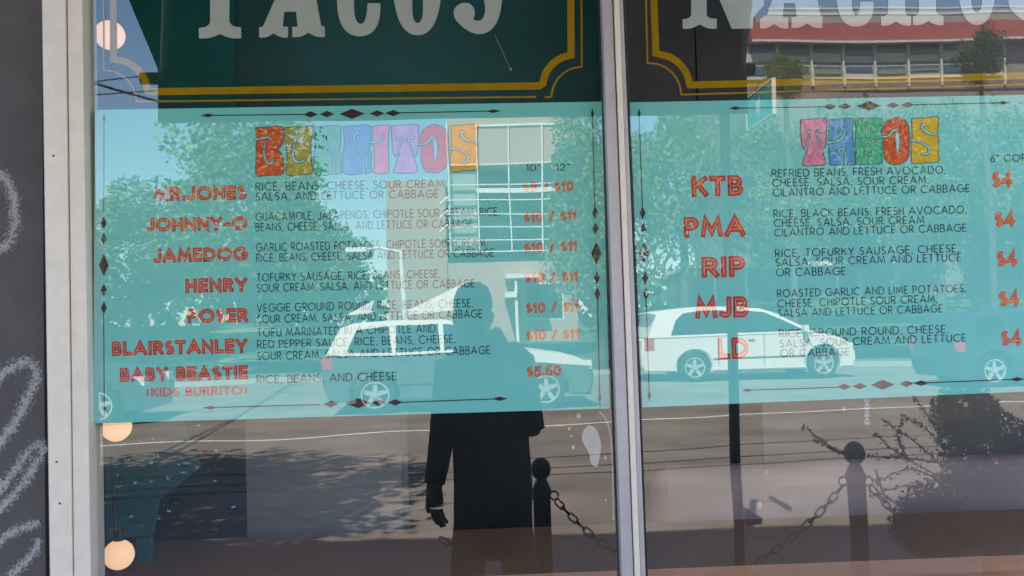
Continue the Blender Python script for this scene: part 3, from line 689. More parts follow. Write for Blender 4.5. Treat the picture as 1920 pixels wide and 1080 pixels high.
# marks on the glass: dried drops, a scraped smear and tape residue
spot = coated('dried_water_spot', (.30, .31, .31), .3, 90)
random.seed(3)
f = Flat()
for cx, cy, r in [(236, 862, 8), (294, 855, 6), (285, 868, 5), (316, 896, 6), (344, 887, 5), (284, 904, 5), (253, 905, 3), (245, 969, 6), (200, 944, 6), (336, 870, 4), (370, 876, 4), (402, 901, 4),
                  (265, 825, 3), (287, 823, 4), (335, 829, 4), (372, 797, 4), (405, 845, 2), (220, 891, 2), (318, 957, 5), (297, 970, 5), (438, 950, 5)]:
    for k in range(4):
        a = random.uniform(0, 6.3); rr = r * random.uniform(.3, .9); s_ = random.uniform(.7, 1.7)
        x, y = cx + math.cos(a) * rr, cy + math.sin(a) * rr * .7
        f.poly([(x + s_ * math.cos(t) * 1.2, y + s_ * math.sin(t)) for t in [i * math.pi / 3 for i in range(6)]], .0006)
for i in range(60):
    x, y = random.uniform(200, 470), random.uniform(800, 1000); s_ = random.uniform(.3, .9)
    f.poly([(x + s_ * math.cos(t), y + s_ * math.sin(t)) for t in [i2 * math.pi / 3 for i2 in range(6)]], .0006)
for x, y, s_ in [(1085, 780, 4), (1067, 804, 2.5), (1071, 818, 2), (1075, 839, 3), (1136, 938, 2), (1135, 858, 3), (958, 130, 2.4), (1437, 885, 4), (1484, 933, 2), (1423, 948, 6), (1582, 766, 4), (1340, 930, 2)]:
    f.poly([(x + s_ * math.cos(t), y + 1.3 * s_ * math.sin(t)) for t in [i2 * math.pi / 4 for i2 in range(8)]], .0006)
o = f.build('water_spots', spot, win); o['kind'] = 'stuff'
f = Flat(); f.poly(squiggle([(1103, 797), (1118, 805), (1127, 835), (1122, 868), (1118, 876), (1108, 868), (1104, 848), (1093, 830), (1092, 812), (1103, 797)], 4)[:-1], .0006)
f.build('paint_smear', coated('dried_paint_smear', (.36, .34, .32), .1, 60), win)
f = Flat(); f.line(squiggle([(1124, 772), (1138, 790), (1146, 830), (1149, 900), (1150, 975)], 5), 3.2, .0006)
f.line([(862, 66), (905, 110), (930, 128)][0:1] + [(900, 100)], .8, .00061) if False else None
f.line([(928, 66), (956, 128)], 1.0, .0006)
f.build('scratch', coated('scratch_grey', (.28, .27, .25), .1, 60), win)
f = Flat()
for i in range(7):
    f.poly([(1619 + (i % 2) * 3, 748 + i * 7), (1631 - (i % 2) * 2, 749 + i * 7), (1630, 754 + i * 7), (1621, 754 + i * 7)], .0006)
f.build('tape_residue', coated('tape_residue', (.34, .33, .31), .2, 80), win)

# ================================================================== INSIDE THE SHOP
bulbm = mat('lit_frosted_bulb', (.8, .6, .45), .4, emit=(1.0, .58, .33, .13))
cordm = mat('dark_cord', (.04, .04, .04), .5)
BY = .32
string = thing('light_string', inside(212, 560, BY), 'vertical string of warm round bulbs behind the left edge of the window', 'string lights')
top = inside(190, -160, BY); bot = inside(222, 1180, BY)
MB().tube([top, inside(196, 60, BY) + Vector((.02, 0, 0)), inside(200, 560, BY), bot], .003, 6).build('cord', cordm, string)
for bx, by in [(206, 66), (209, 310), (212, 555), (218, 800), (223, 1040)]:
    c = inside(bx, by, BY); rr = 27.0 / FPX * (BY + 1.75)
    b = MB().lathe([(0.0005, -rr)] + [(rr * math.cos(R(a)), rr * math.sin(R(a))) for a in range(-75, 76, 15)] + [(.0005, rr)], 20, c).build('bulb', bulbm, string)
    MB().tube([c + Vector((0, 0, rr * .9)), c + Vector((0, 0, rr * 1.7))], .011, 10).build('socket', black, b)
# pale column
colm = mat('pale_column_paint', (.34, .33, .36), .7, amt=.12, scale=2)
a, b = inside(462, 900, 1.1), inside(752, 900, 1.1)
t = thing('column', (a.x, 1.1, .15), 'pale grey interior column behind the lower left window', 'column')
MB().box((a.x, 1.1, .15), (b.x, 1.4, 3.395)).build('shaft', colm, t)
MB().box((a.x - .02, 1.08, .15), (b.x + .02, 1.42, .3)).build('base', colm, t)
# teal chair
chm = mat('teal_chair_paint', (.02, .2, .21), .5, amt=.1, scale=3)
p0 = inside(270, 990, .75)
ch = thing('chair', (p0.x, .75, .15), 'dark teal wooden chair inside behind the lower left pane', 'chair')
q = [inside(x, y, .75) for x, y in [(195, 800), (330, 775), (372, 880), (292, 940), (283, 1005), (200, 1010)]]
n = len(q)
MB().add([tuple(v) for v in q] + [(v.x, v.y + .03, v.z) for v in q], [tuple(range(n)), tuple(range(n, 2 * n))] + [(i, (i + 1) % n, n + (i + 1) % n, n + i) for i in range(n)]).build('backrest', chm, ch)
sx0, sx1 = q[5].x, q[4].x; sz = q[4].z - .3
MB().box((sx0 - .03, .78, sz), (sx1 + .03, 1.18, sz + .04)).build('seat', chm, ch)
for x in (sx0, sx1 - .04):
    MB().box((x, .752, .15), (x + .035, .779, q[4].z - .005)).build('leg', chm, ch)
    MB().box((x, 1.13, .15), (x + .04, 1.17, sz)).build('leg', chm, ch)
# long wooden counter along the window
cm = two_tone('reddish_counter_wood', (.5, .24, .15), (.78, .32, .15), 1.6, .35, .7, .55, 2.0, stretch=(1, 1, 2.5))
zc = inside(900, 992, 1.0).z
cn = thing('counter', (0, .8, .15), 'reddish brown wooden counter running low behind the glass', 'counter')
MB().box((-1.9, .5, zc - .04), (3.2, 1.0, zc)).build('top', cm, cn)
MB().box((-1.85, .54, .15), (3.15, .96, zc - .042)).build('front_panel', cm, cn)
# mauve bench back behind the right pane
bm_ = two_tone('mauve_upholstery', (.42, .28, .26), (.8, .54, .48), 1.8, .3, .75, .8, 1.5)
a, b = inside(1225, 880, 1.25), inside(2300, 880, 1.25); zt = inside(1500, 872, 1.25).z
be = thing('bench', (a.x + 1, 1.3, .15), 'mauve upholstered bench inside behind the lower right pane', 'bench')
bk = MB().box((a.x, 1.25, .6), (b.x, 1.4, zt)).build('backrest', bm_, be); bv = bk.modifiers.new('bevel', 'BEVEL'); bv.width = .07; bv.segments = 5
st = MB().box((a.x, 1.41, .5), (b.x, 1.9, .62)).build('seat', bm_, be); bv = st.modifiers.new('bevel', 'BEVEL'); bv.width = .03; bv.segments = 3
for x in (a.x + .1, b.x - .15):
    for y in (1.45, 1.82): MB().box((x, y, .15), (x + .05, y + .05, .5)).build('leg', cm, be)
# charcoal boards closing the upper part of the right window
cb = mat('charcoal_board', (.075, .06, .053), .75, amt=.2, scale=3)
zlo = inside(1300, 300, .16).z
tb_ = two_tone('teal_backing_board', (.002, .15, .14), (.003, .19, .175), .9, .3, .7, .75, 1.0)
tb2 = two_tone('worn_teal_backing_board', (.02, .16, .15), (.045, .06, .065), .8, .42, .62, .75, 1.0)
for i, (pa, pb, m_, lab_) in enumerate([(150, 443, tb_, 'dark teal backing board behind the left end of the TACOS lettering'), (444.5, 1160, tb2, 'worn teal and charcoal backing board behind most of the TACOS lettering')]):
    xa, xb = inside(pa, 120, .42).x, inside(pb, 120, .42).x
    zl_ = inside(600, 330, .42).z
    tag(MB().box((xa, .42, zl_), (xb, .435, 3.08)).build('backing_board', m_), lab_, 'board', 'boards behind the left window')
for i, (pa, pb) in enumerate([(1160, 1303.5), (1307, 2300)]):
    xa, xb = inside(pa, 120, .16).x, inside(pb, 120, .16).x
    o = MB().box((xa, .16, zlo), (xb, .175, 3.08)).build('backing_board', cb)
    tag(o, ['narrow charcoal backing board beside the mullion behind the right pane', 'wide charcoal backing board behind the NACHOS lettering'][i], 'board', 'boards behind the right window')

# ================================================================== OUT IN THE STREET (seen in the glass)
# awning
awm = mat('awning_canvas', (.012, .07, .065), .75, amt=.15, scale=6)
stl = mat('black_steel', (.012, .012, .014), .45, amt=.2, scale=20)
AY = 1.5
ax0, ax1 = street(297, 180, AY).x, street(1402, 180, AY).x
az0, az1 = street(887, 222, AY).z, street(887, 118, AY).z
aw = thing('awning', ((ax0 + ax1) / 2, -.03, 2.9), 'dark teal canvas awning over the window seen reflected', 'awning')
wz = 3.45
mb = MB(); th = .012
A_ = [(ax0, -.02, wz), (ax1 - .3, -.02, wz), (ax1, -AY, az1), (ax0, -AY, az1)]
mb.add(A_ + [(x, y, z - th) for x, y, z in A_], [(0, 1, 2, 3), (7, 6, 5, 4), (0, 1, 5, 4), (1, 2, 6, 5), (2, 3, 7, 6), (3, 0, 4, 7)]); mb.build('canopy', awm, aw)
MB().box((ax0, -AY - .004, az0), (ax1, -AY + .006, az1 - .013)).build('valance', awm, aw)
MB().tube([(ax0 - .05, -AY + .03, az1 - .05), (ax1 + .02, -AY + .03, az1 - .05)], .022, 10).build('front_bar', stl, aw)
for x, xw in ((ax0 + .03, ax0 + .55), (ax1 - .03, ax1 - .45)):
    MB().tube([(xw, -.02, az1 - .05), (x, -AY + .04, az1 - .05)], .014, 8).build('arm', stl, aw)
# bollards with chain
def bollard(px, pytop, Y, label):
    p = street(px, pytop, Y); x = p.x; h = p.z
    t = thing('bollard', (x, -Y, 0), label, 'bollard', 'chained bollards along the kerb')
    r = .045
    MB().lathe([(.075, 0), (.075, .03), (.055, .06), (r, .09), (r, h - .2), (r + .006, h - .19), (r + .006, h - .165), (r, h - .155), (r * .8, h - .135), (.025, h - .115), (.0005, h - .11)], 20, (x, -Y, 0)).build('post', stl, t)
    MB().lathe([(.0005, h - .125)] + [(.052 * math.cos(R(a)), h - .06 + .06 * math.sin(R(a))) for a in range(-80, 81, 16)] + [(.0005, h)], 20, (x, -Y, 0)).build('ball', stl, t)
    for s in (-1, 1):
        tb = MB(); pts = [(x + s * (r + .02) + .022 * math.cos(q), -Y, h - .2 + .022 * math.sin(q)) for q in [i * math.pi / 5 for i in range(11)]]
        tb.tube(pts, .005, 6, False); tb.build('ring', stl, t)
    return x, h
BYY = 2.75
bx1, bh1 = bollard(1014, 857, BYY, 'black ball-topped bollard just right of the reflected photographer')
bx2, bh2 = bollard(1601, 829, BYY, 'black ball-topped bollard reflected beside the leafy shrub')
link_me = None
def chain(p0, p1, sag, label, L=.052):
    global link_me
    p0, p1 = Vector(p0), Vector(p1)
    t = thing('chain', (p0 + p1) / 2, label, 'chain', 'chains between the bollards')
    if link_me is None:
        mb = MB(); pts = []
        for i in range(13):
            q = 2 * math.pi * i / 12; c, s = math.cos(q), math.sin(q)
            pts.append(((.016 if c > 0 else -.016) + .0135 * c, 0, .0145 * s))
        mb.tube(pts, .0045, 6, False)
        link_me = mb.build('link', stl, None)
        me = link_me.data; bpy.data.objects.remove(link_me); link_me = me
    pts = []; n = 200
    for i in range(n + 1):
        u = i / n; p = p0.lerp(p1, u); p.z -= sag * 4 * u * (1 - u); pts.append(p)
    d = 0; last = pts[0]; nxt = L / 2; k = 0; inv = parent_world(t).inverted()
    for i in range(1, n + 1):
        d += (pts[i] - pts[i - 1]).length
        if d >= nxt:
            o = bpy.data.objects.new('link', link_me); link(o, t)
            dr = (pts[i] - pts[max(0, i - 2)]).normalized()
            q = dr.to_track_quat('X', 'Z').to_matrix().to_4x4() @ Matrix.Rotation(R(90 if k % 2 else 0) + .2, 4, 'X')
            o.matrix_local = inv @ (Matrix.Translation(pts[i]) @ q)
            nxt += L * .93; k += 1
    return t
zc1, zc2 = bh1 - .22, bh2 - .22
chain((bx1 + .07, -BYY, zc1), (bx2 - .07, -BYY, zc2), .42, 'slack black chain hanging between the two reflected bollards')
chain((bx1 - .07, -BYY, zc1), (bx1 - .5, -BYY, .5), .1, 'end of black chain going behind the reflected photographer')
chain((bx2 + .07, -BYY, zc2), (bx2 + 1.4, -BYY, zc2), .42, 'black chain running right from the bollard into the shrub')

# dark sign post with gusset foot
pp = street(1379, 800, 4.1); pb_ = street(1392, 950, 4.1)
po = thing('sign_post', (pp.x, -4.1, -.12), 'slim dark street post with bracket foot in front of the white minivan', 'post')
MB().tube([(pp.x, -4.1, -.12), (pp.x, -4.1, 3.3)], .036, 14).build('pole', stl, po)
MB().lathe([(.13, 0), (.13, .03), (.06, .05)], 16, (pp.x, -4.1, -.12)).build('base', stl, po)
MB().add([(pp.x + .04, -4.1, .33), (pp.x + .16, -4.1, .25), (pp.x + .16, -4.1, .21), (pp.x + .04, -4.1, .2), (pp.x + .04, -4.08, .33), (pp.x + .16, -4.08, .25), (pp.x + .16, -4.08, .21), (pp.x + .04, -4.08, .2)], [(0, 1, 2, 3), (7, 6, 5, 4), (0, 1, 5, 4), (1, 2, 6, 5), (2, 3, 7, 6)]).build('bracket', stl, po)

sgt = mat('blade_sign_teal', (.02, .42, .38), .5); sgw = mat('sign_white', (.8, .8, .78), .5)
X_ = 1.98
bs = thing('blade_sign', (X_, -4.1, 3.1), 'small sunlit teal sign with white edges hanging from the slim post', 'sign')
MB().box((X_ - .008, -4.38, 2.885), (X_ + .008, -3.85, 3.105)).build('panel', sgt, bs)
for a, b in [((-.012, -4.39, 2.875), (.012, -3.84, 2.885)), ((-.012, -4.39, 3.105), (.012, -3.84, 3.115)), ((-.0125, -4.39, 2.885), (.0125, -4.381, 3.105)), ((-.0125, -3.849, 2.885), (.0125, -3.84, 3.105))]:
    MB().box((X_ + a[0], a[1], a[2]), (X_ + b[0], b[1], b[2])).build('edge_trim', sgw, bs)
xe = X_ - .0095
MB().add([(xe, -4.12, 2.92), (xe, -4.07, 3.0), (xe, -4.1, 3.06), (xe, -4.14, 3.03), (xe, -4.18, 3.05), (xe, -4.17, 2.97)], [(0, 1, 2, 3, 4, 5)]).build('emblem', sgw, bs)
MB().tube([(pp.x, -4.1, 3.16), (X_ + .02, -4.1, 3.16)], .012, 8).build('arm', stl, bs)
for y in (-4.25, -3.98): MB().tube([(X_, y, 3.112), (X_, -4.1, 3.16)], .004, 6).build('hanger', stl, bs)

# street lamp and overhead cables
lp0 = street(757, 600, 20.0)
lm = mat('white_lamp_post', (.75, .75, .74), .5); mast_m = mat('grey_mast', (.12, .12, .12), .5)
la = thing('street_lamp', (lp0.x, -20.0, 0), 'thin white street lamp reflected in front of the grey building', 'street lamp')
ztop = street(757, 472, 20.0).z
MB().tube([(lp0.x, -20, -.12), (lp0.x, -20, ztop)], [.09, .055], 10).build('pole', lm, la)
MB().tube([(lp0.x, -20, ztop - .05), (lp0.x - .5, -20, ztop + .05), (lp0.x - 1.0, -20, ztop + .04)], .03, 8).build('arm', lm, la)
MB().box((lp0.x - 1.35, -20.12, ztop - .03), (lp0.x - .85, -19.88, ztop + .09)).build('lamp_head', lm, la)
cabm = mat('black_cable', (.01, .01, .01), .6)
for i, (a, b, lab) in enumerate([((150, 146), (300, 193), 'thick black overhead cable sloping down across the reflected sky'), ((150, 155), (283, 141), 'thin black overhead cable rising towards the awning corner in the reflected sky'), ((150, 178), (290, 171), 'lowest thin overhead cable in the reflected sky')]):
    k_ = (440 - a[0]) / (b[0] - a[0]); e_ = (440, a[1] + (b[1] - a[1]) * k_)
    A, B = street(*a, 12.0), street(*e_, 31.0); d = (B - A).normalized()
    tag(MB().tube([A - d * 6, A, B], [.018, .02, .04] if i == 0 else [.009, .011, .02], 6).build('overhead_cable', cabm), lab, 'cable', 'overhead cables')

# ---------------- vehicles
tyre_m = mat('tyre_rubber', (.015, .015, .016), .8); rim_m = mat('alloy_rim', (.6, .6, .62), .35, .5)
glassd = mat('dark_car_glass', (.01, .013, .015), .08, spec=.6)
trim_m = mat('black_car_trim', (.015, .015, .016), .5)
chrome = mat('chrome', (.75, .75, .76), .15, .9)
lampr = mat('red_tail_lamp', (.5, .02, .02), .25); lampw = mat('clear_head_lamp', (.7, .72, .74), .15)
def vehicle(name, label, cat, group, loc, rz, prof_low, prof_up, belt, w, tumble, wheels, wr, paint, windows, shield, rear, handles, tail, head, mirror_x, lower=None, bonnet=None):
    """profiles in local x (rear 0 .. front L), z; prof_low runs along the top from rear to front; arches are cut round the wheels"""
    t = thing(name, loc, label, cat, group, rz)
    L = prof_low[-1][0]
    # lower body polygon, clockwise from rear bottom
    zb = .24
    bot = []
    for cx in sorted(wheels, reverse=True):
        bot += [(cx + (wr + .07) * math.cos(R(q)), max(zb, wr + (wr + .07) * math.sin(R(q)))) for q in range(-15, 196, 15)]
    poly = prof_low + [(prof_low[-1][0] - .05, zb)] + bot + [(prof_low[0][0] + .08, zb)]
    def side_y(z): return w - (0 if z <= belt else tumble * (z - belt))
    mb = MB(); n = len(poly)
    mb.add([(x, w, z) for x, z in poly] + [(x, -w, z) for x, z in poly], [tuple(range(n)), tuple(range(2 * n - 1, n - 1, -1))] + [(i, (i + 1) % n, n + (i + 1) % n, n + i) for i in range(n)])
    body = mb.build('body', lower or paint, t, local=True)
    bm = bmesh.new(); bm.from_mesh(body.data)
    es = [e for e in bm.edges if len(e.link_faces) == 2 and sorted(len(f.verts) for f in e.link_faces)[1] > 4]
    bmesh.ops.bevel(bm, geom=es, offset=.035, segments=3, affect='EDGES', clamp_overlap=True); bm.to_mesh(body.data); bm.free()
    mb = MB(); n = len(prof_up)
    mb.add([(x, side_y(z), z) for x, z in prof_up] + [(x, -side_y(z), z) for x, z in prof_up], [tuple(range(n)), tuple(range(2 * n - 1, n - 1, -1))] + [(i, (i + 1) % n, n + (i + 1) % n, n + i) for i in range(n)])
    cab = mb.build('cabin', paint, t, local=True)
    for s in (1, -1):
        for wn in windows:
            mb = MB(); k = len(wn)
            mb.add([(x, s * (side_y(z) + .006), z) for x, z in wn], [tuple(range(k)) if s > 0 else tuple(reversed(range(k)))]); o = mb.build('window', glassd, t, local=True, fix=False)
        for gx in (wheels[0] + wr + .22, (wheels[0] + wheels[-1]) / 2 + .18, wheels[-1] - wr - .12): MB().box((gx, s * (w + .0005), .36), (gx + .014, s * (w + .003), belt - .02)).build('door_gap', trim_m, t, local=True)
        for hx, hz in handles: MB().box((hx, s * w, hz), (hx + .16, s * (w + .03), hz + .03)).build('handle', chrome, t, local=True)
        MB().box((wheels[0] + wr + .1, s * (w + .001), .52), (wheels[-1] - wr - .1, s * (w + .014), .545)).build('side_trim', trim_m, t, local=True)
        a, b = tail; MB().box((a[0], s * (w - .10), a[1]), (b[0], s * (w + .008), b[1])).build('tail_light', lampr, t, local=True)
        a, b = head; MB().box((a[0], s * (w - .3), a[1]), (b[0], s * (w - .02), b[1])).build('headlight', lampw, t, local=True)
        MB().box((mirror_x, s * (w - .02), belt + .03), (mirror_x + .1, s * (w + .2), belt + .18)).build('mirror', paint, t, local=True)
    if bonnet:  # pale slab with the sunlit bonnet top put into its colour
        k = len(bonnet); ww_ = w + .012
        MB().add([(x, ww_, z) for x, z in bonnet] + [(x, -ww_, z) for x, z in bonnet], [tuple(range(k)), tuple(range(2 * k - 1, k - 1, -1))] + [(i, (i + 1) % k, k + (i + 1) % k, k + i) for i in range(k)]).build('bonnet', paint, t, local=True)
    (x0, z0), (x1, z1) = shield
    nrm = Vector((z0 - z1, 0, x1 - x0)).normalized() * .008
    yy0, yy1 = side_y(z0) - .08, side_y(z1) - .08
    MB().add([(x0 + nrm.x, -yy0, z0 + nrm.z), (x0 + nrm.x, yy0, z0 + nrm.z), (x1 + nrm.x, yy1, z1 + nrm.z), (x1 + nrm.x, -yy1, z1 + nrm.z)], [(0, 1, 2, 3)]).build('windscreen', glassd, t, local=True)
    (x0, z0), (x1, z1) = rear
    MB().add([(x0 - .012, -yy0, z0), (x0 - .012, yy0, z0), (x1 - .012, yy1, z1), (x1 - .012, -yy1, z1)], [(3, 2, 1, 0)]).build('rear_window', glassd, t, local=True)
    MB().box((wheels[0] - wr, -w + .25, .2), (wheels[-1] + wr, w - .25, .5)).build('underbody', trim_m, t, local=True)
    for cx in wheels:
        for s in (1, -1):
            y1 = s * (w - .01); y0 = s * (w - .23)
            mb = MB(); pr = [(wr - .02, y0), (wr, y0 + s * .03), (wr, y1 - s * .03), (wr - .02, y1), (wr * .68, y1 - s * .01), (wr * .64, y1 - s * .05)]
            vs = []; K = 24
            for r_, y in pr:
                for k in range(K): vs.append((cx + r_ * math.cos(2 * math.pi * k / K), y, wr + r_ * math.sin(2 * math.pi * k / K)))
            mb.add(vs, [(i * K + k, i * K + (k + 1) % K, (i + 1) * K + (k + 1) % K, (i + 1) * K + k) for i in range(len(pr) - 1) for k in range(K)], True)
            wo_ = mb.build('wheel', tyre_m, t, local=True)
            rm = MB(); hub = (cx, y1 - s * .02, wr)
            for k in range(5):
                q = 2 * math.pi * k / 5 + .3; d = Vector((math.cos(q), 0, math.sin(q))); pz = Vector((-math.sin(q), 0, math.cos(q)))
                c = Vector(hub); a_ = c + d * .03; b_ = c + d * wr * .66
                pts = [a_ - pz * .045, a_ + pz * .045, b_ + pz * .035, b_ - pz * .035]
                rm.add([tuple(p) for p in pts] + [(p.x, p.y - s * .03, p.z) for p in pts], [(0, 1, 2, 3), (7, 6, 5, 4), (0, 1, 5, 4), (1, 2, 6, 5), (2, 3, 7, 6), (3, 0, 4, 7)])
            ring = []; 
            for r_, y in ((wr * .70, y1 + s * .004), (wr * .62, y1 + s * .004), (wr * .62, y1 - s * .06)):
                for k in range(K): ring.append((cx + r_ * math.cos(2 * math.pi * k / K), y, wr + r_ * math.sin(2 * math.pi * k / K)))
            rm.add(ring, [(i * K + k, i * K + (k + 1) % K, (i + 1) * K + (k + 1) % K, (i + 1) * K + k) for i in range(2) for k in range(K)])
            rm.add([(hub[0] + .06 * math.cos(2 * math.pi * k / 12), y1 + s * .002, wr + .06 * math.sin(2 * math.pi * k / 12)) for k in range(12)], [tuple(range(12))])
            rm.build('rim', rim_m, wo_, local=True)
            MB().add([(cx + wr * .63 * math.cos(2 * math.pi * k / K), y1 - s * .055, wr + wr * .63 * math.sin(2 * math.pi * k / K)) for k in range(K)], [tuple(range(K))]).build('brake_disc', trim_m, wo_, local=True)
    return t
white_p = mat('white_car_paint', (.76, .71, .66), .25, amt=.02); silver_p = mat('pale_silver_car_paint', (.66, .67, .68), .22, amt=.03); dark_p = mat('dark_blue_car_paint', (.03, .045, .07), .2, amt=.05)
shade_side_p = mat('shaded_car_side', (.10, .115, .12), .15, amt=.05, spec=.8)  # sides of the pale car, their shade put into the colour
vl = ground(1196, 711, -.12); vr = ground(1598, 700, -.12)
YV = 21.0
va = street(1197, 650, YV).x; vb = street(1599, 650, YV).x
van_sc = (vb - va) / 5.15
def vz(px, Y): return
mv = vehicle('parked_minivan', 'white minivan with dark windows reflected in the right window', 'minivan', None, (va, -YV - .9, -.12), R(0.0),
        [(.02, .40), (0, .62), (.05, 1.0), (.3, 1.08), (4.1, 1.08), (4.55, 1.0), (4.85, .9), (5.05, .76), (5.14, .6), (5.15, .42)],
        [(.2, 1.075), (.42, 1.60), (.22, 1.655), (.6, 1.70), (1.4, 1.745), (2.4, 1.745), (2.95, 1.70), (3.25, 1.60), (4.15, 1.075)],
        1.08, .97, .22, (1.28, 4.36), .345, white_p,
        [[(.75, 1.12), (3.95, 1.12), (3.4, 1.43), (3.05, 1.60), (2.6, 1.655), (1.5, 1.655), (1.05, 1.60), (.88, 1.45)]],
        ((3.3, 1.58), (4.05, 1.13)), ((.28, 1.15), (.42, 1.55)), [(2.2, .93), (2.62, .93)], ((.1, .78), (.34, 1.06)), ((4.85, .66), (5.1, .8)), 3.85)
mv.scale = (van_sc,) * 3
# white SUV in the left window; sunlit top and shaded sides put into colours
YS = 15.2
sa = street(600, 700, YS).x; sb = street(1112, 700, YS).x; sc = (sb - sa) / 4.75
suv_args = dict(prof_low=[(.02, .45), (0, .7), (.06, 1.0), (.25, 1.06), (3.35, 1.08), (3.9, 1.03), (4.4, .95), (4.65, .82), (4.75, .62), (4.74, .45)],
        prof_up=[(.1, 1.055), (.35, 1.55), (.6, 1.64), (1.3, 1.68), (2.1, 1.67), (2.4, 1.6), (3.15, 1.075)], belt=1.08, w=.93, tumble=.25, wheels=(.9, 3.9), wr=.36)
vehicle('parked_car', 'pale estate car reflected behind the photographer, sunlit top and shaded sides painted in', 'car', None, (sa, -YS - .9, -.12), R(-2), paint=white_p, lower=shade_side_p, bonnet=[(3.02, .92), (3.1, 1.09), (3.35, 1.095), (3.9, 1.045), (4.4, .965), (4.66, .83), (4.7, .76), (4.3, .80)],
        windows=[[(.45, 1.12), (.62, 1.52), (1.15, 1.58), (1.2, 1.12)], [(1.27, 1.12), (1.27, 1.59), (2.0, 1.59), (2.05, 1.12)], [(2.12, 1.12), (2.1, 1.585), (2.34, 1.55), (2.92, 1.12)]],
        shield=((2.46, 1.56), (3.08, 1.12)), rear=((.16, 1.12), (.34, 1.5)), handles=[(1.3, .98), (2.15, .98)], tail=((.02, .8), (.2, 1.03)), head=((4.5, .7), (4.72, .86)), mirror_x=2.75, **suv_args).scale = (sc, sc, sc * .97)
YJ = 16.5
ja = street(1786, 650, YJ).x
vehicle('parked_car', 'dark car with bright window edge at the right end of the reflected street', 'car', None, (ja, -YJ - .9, -.12), R(-3), paint=dark_p,
        windows=[[(.45, 1.12), (.62, 1.52), (1.15, 1.58), (1.2, 1.12)], [(1.27, 1.12), (1.27, 1.59), (2.0, 1.59), (2.05, 1.12)], [(2.12, 1.12), (2.1, 1.585), (2.34, 1.55), (2.92, 1.12)]],
        shield=((2.46, 1.56), (3.08, 1.12)), rear=((.16, 1.12), (.34, 1.5)), handles=[(1.3, .98), (2.15, .98)], tail=((.02, .8), (.2, 1.03)), head=((4.5, .7), (4.72, .86)), mirror_x=2.75, **suv_args)

YL = 14.5
vehicle('parked_car', 'dark car whose nose shows reflected beside the left window jamb', 'car', None, (street(262, 650, YL).x - 4.75, -YL - .9, -.12), R(-2), paint=dark_p,
        windows=[[(.45, 1.12), (.62, 1.52), (1.15, 1.58), (1.2, 1.12)], [(1.27, 1.12), (1.27, 1.59), (2.0, 1.59), (2.05, 1.12)], [(2.12, 1.12), (2.1, 1.585), (2.34, 1.55), (2.92, 1.12)]],
        shield=((2.46, 1.56), (3.08, 1.12)), rear=((.16, 1.12), (.34, 1.5)), handles=[(1.3, .98), (2.15, .98)], tail=((.02, .8), (.2, 1.03)), head=((4.5, .7), (4.72, .86)), mirror_x=2.75, **suv_args)

# shade sails (the bright white triangles)
sail = mat('white_sail_cloth', (.55, .52, .48), .8)
for lab, tri in [('large white triangular shade sail beside the photographer reflection', [(742, 590), (872, 522), (866, 580)]), ('small white triangular shade sail left of the lamp post', [(650, 592), (692, 563), (694, 588)])]:
    Y = 24.5
    P = [street(*q_, Y) for q_ in tri]; P[1].y -= 1.5
    t = thing('shade_sail', (P[0].x, -Y, 0), lab, 'shade sail', 'white shade sails')
    mb = MB(); mb.add([tuple(p) for p in P] + [(p.x, p.y - .02, p.z - .01) for p in P], [(0, 1, 2), (5, 4, 3), (0, 1, 4, 3), (1, 2, 5, 4), (2, 0, 3, 5)]); mb.build('cloth', sail, t)
    for p in P: MB().tube([(p.x, p.y, 0), tuple(p)], .02, 8).build('mast', mast_m, t)

# ---------------- buildings beyond
def bx(mb, px0, py0, px1, py1, Y, depth, proud=0.0):
    xa = street(px0, (py0 + py1) / 2, Y).x; xb = street(px1, (py0 + py1) / 2, Y).x
    za = street((px0 + px1) / 2, py0, Y).z; zb_ = street((px0 + px1) / 2, py1, Y).z
    mb.box((xa, -Y + proud, zb_), (xb, -Y + proud - depth, za)); return mb
wallb = mat('warm_grey_render', (.44, .30, .25), .85, amt=.05, scale=1.5)
whitep = mat('white_railing_paint', (.8, .8, .78), .5)
dkglass = mat('dark_window_glass', (.02, .035, .035), .1, spec=.6)
YB = 38.0
p = street(890, 600, YB)
ab = thing('apartment_building', (p.x, -YB, 0), 'grey apartment building with white balcony rails reflected in the left window', 'building')
bx(MB(), 727, 338, 838, 640, YB, 10).build('wall', wallb, ab)
bx(MB(), 838.2, 40, 1085, 304, YB, 10).build('wall', wallb, ab)
bx(MB(), 838.2, 490, 1085, 640, YB, 10).build('wall', wallb, ab)
bx(MB(), 838.2, 304.2, 1085, 489.8, YB, 6, -1.6).build('recess_wall', dkglass, ab)
for py in (304, 344, 374, 401, 425, 449, 470):
    bx(MB(), 838, py, 1035, py + 2.0, YB, .08, .06).build('balcony_rail', whitep, ab)
bx(MB(), 892, 352, 1062, 361, YB, .12, .1).build('balcony_slab', whitep, ab)
for px in (840, 893, 956, 1018):
    bx(MB(), px, 232, px + 2.4, 472, YB, .08, .15).build('balcony_post', whitep, ab)
bx(MB(), 841, 306, 892, 470, YB, .05, -.2).build('balcony_screen', mat('frosted_balcony_screen', (.3, .36, .35), .4), ab)
bx(MB(), 892, 233, 1050, 236, YB, .08, .06).build('balcony_rail', whitep, ab)
for py in (372, 398, 424):
    A = street(826, py + 14, YB); B = street(840, py, YB)
    MB().tube([(A.x, -YB + .3, A.z), (B.x, -YB + .3, B.z)], .05, 6).build('brace', whitep, ab)
for a in [(945, 517, 1010, 524), (945, 550, 967, 561)]: bx(MB(), *a, YB, 1.5, 1.6).build('porch_beam', whitep, ab)
bx(MB(), 964, 524, 969, 640, YB, .2, 1.5).build('porch_post', whitep, ab)
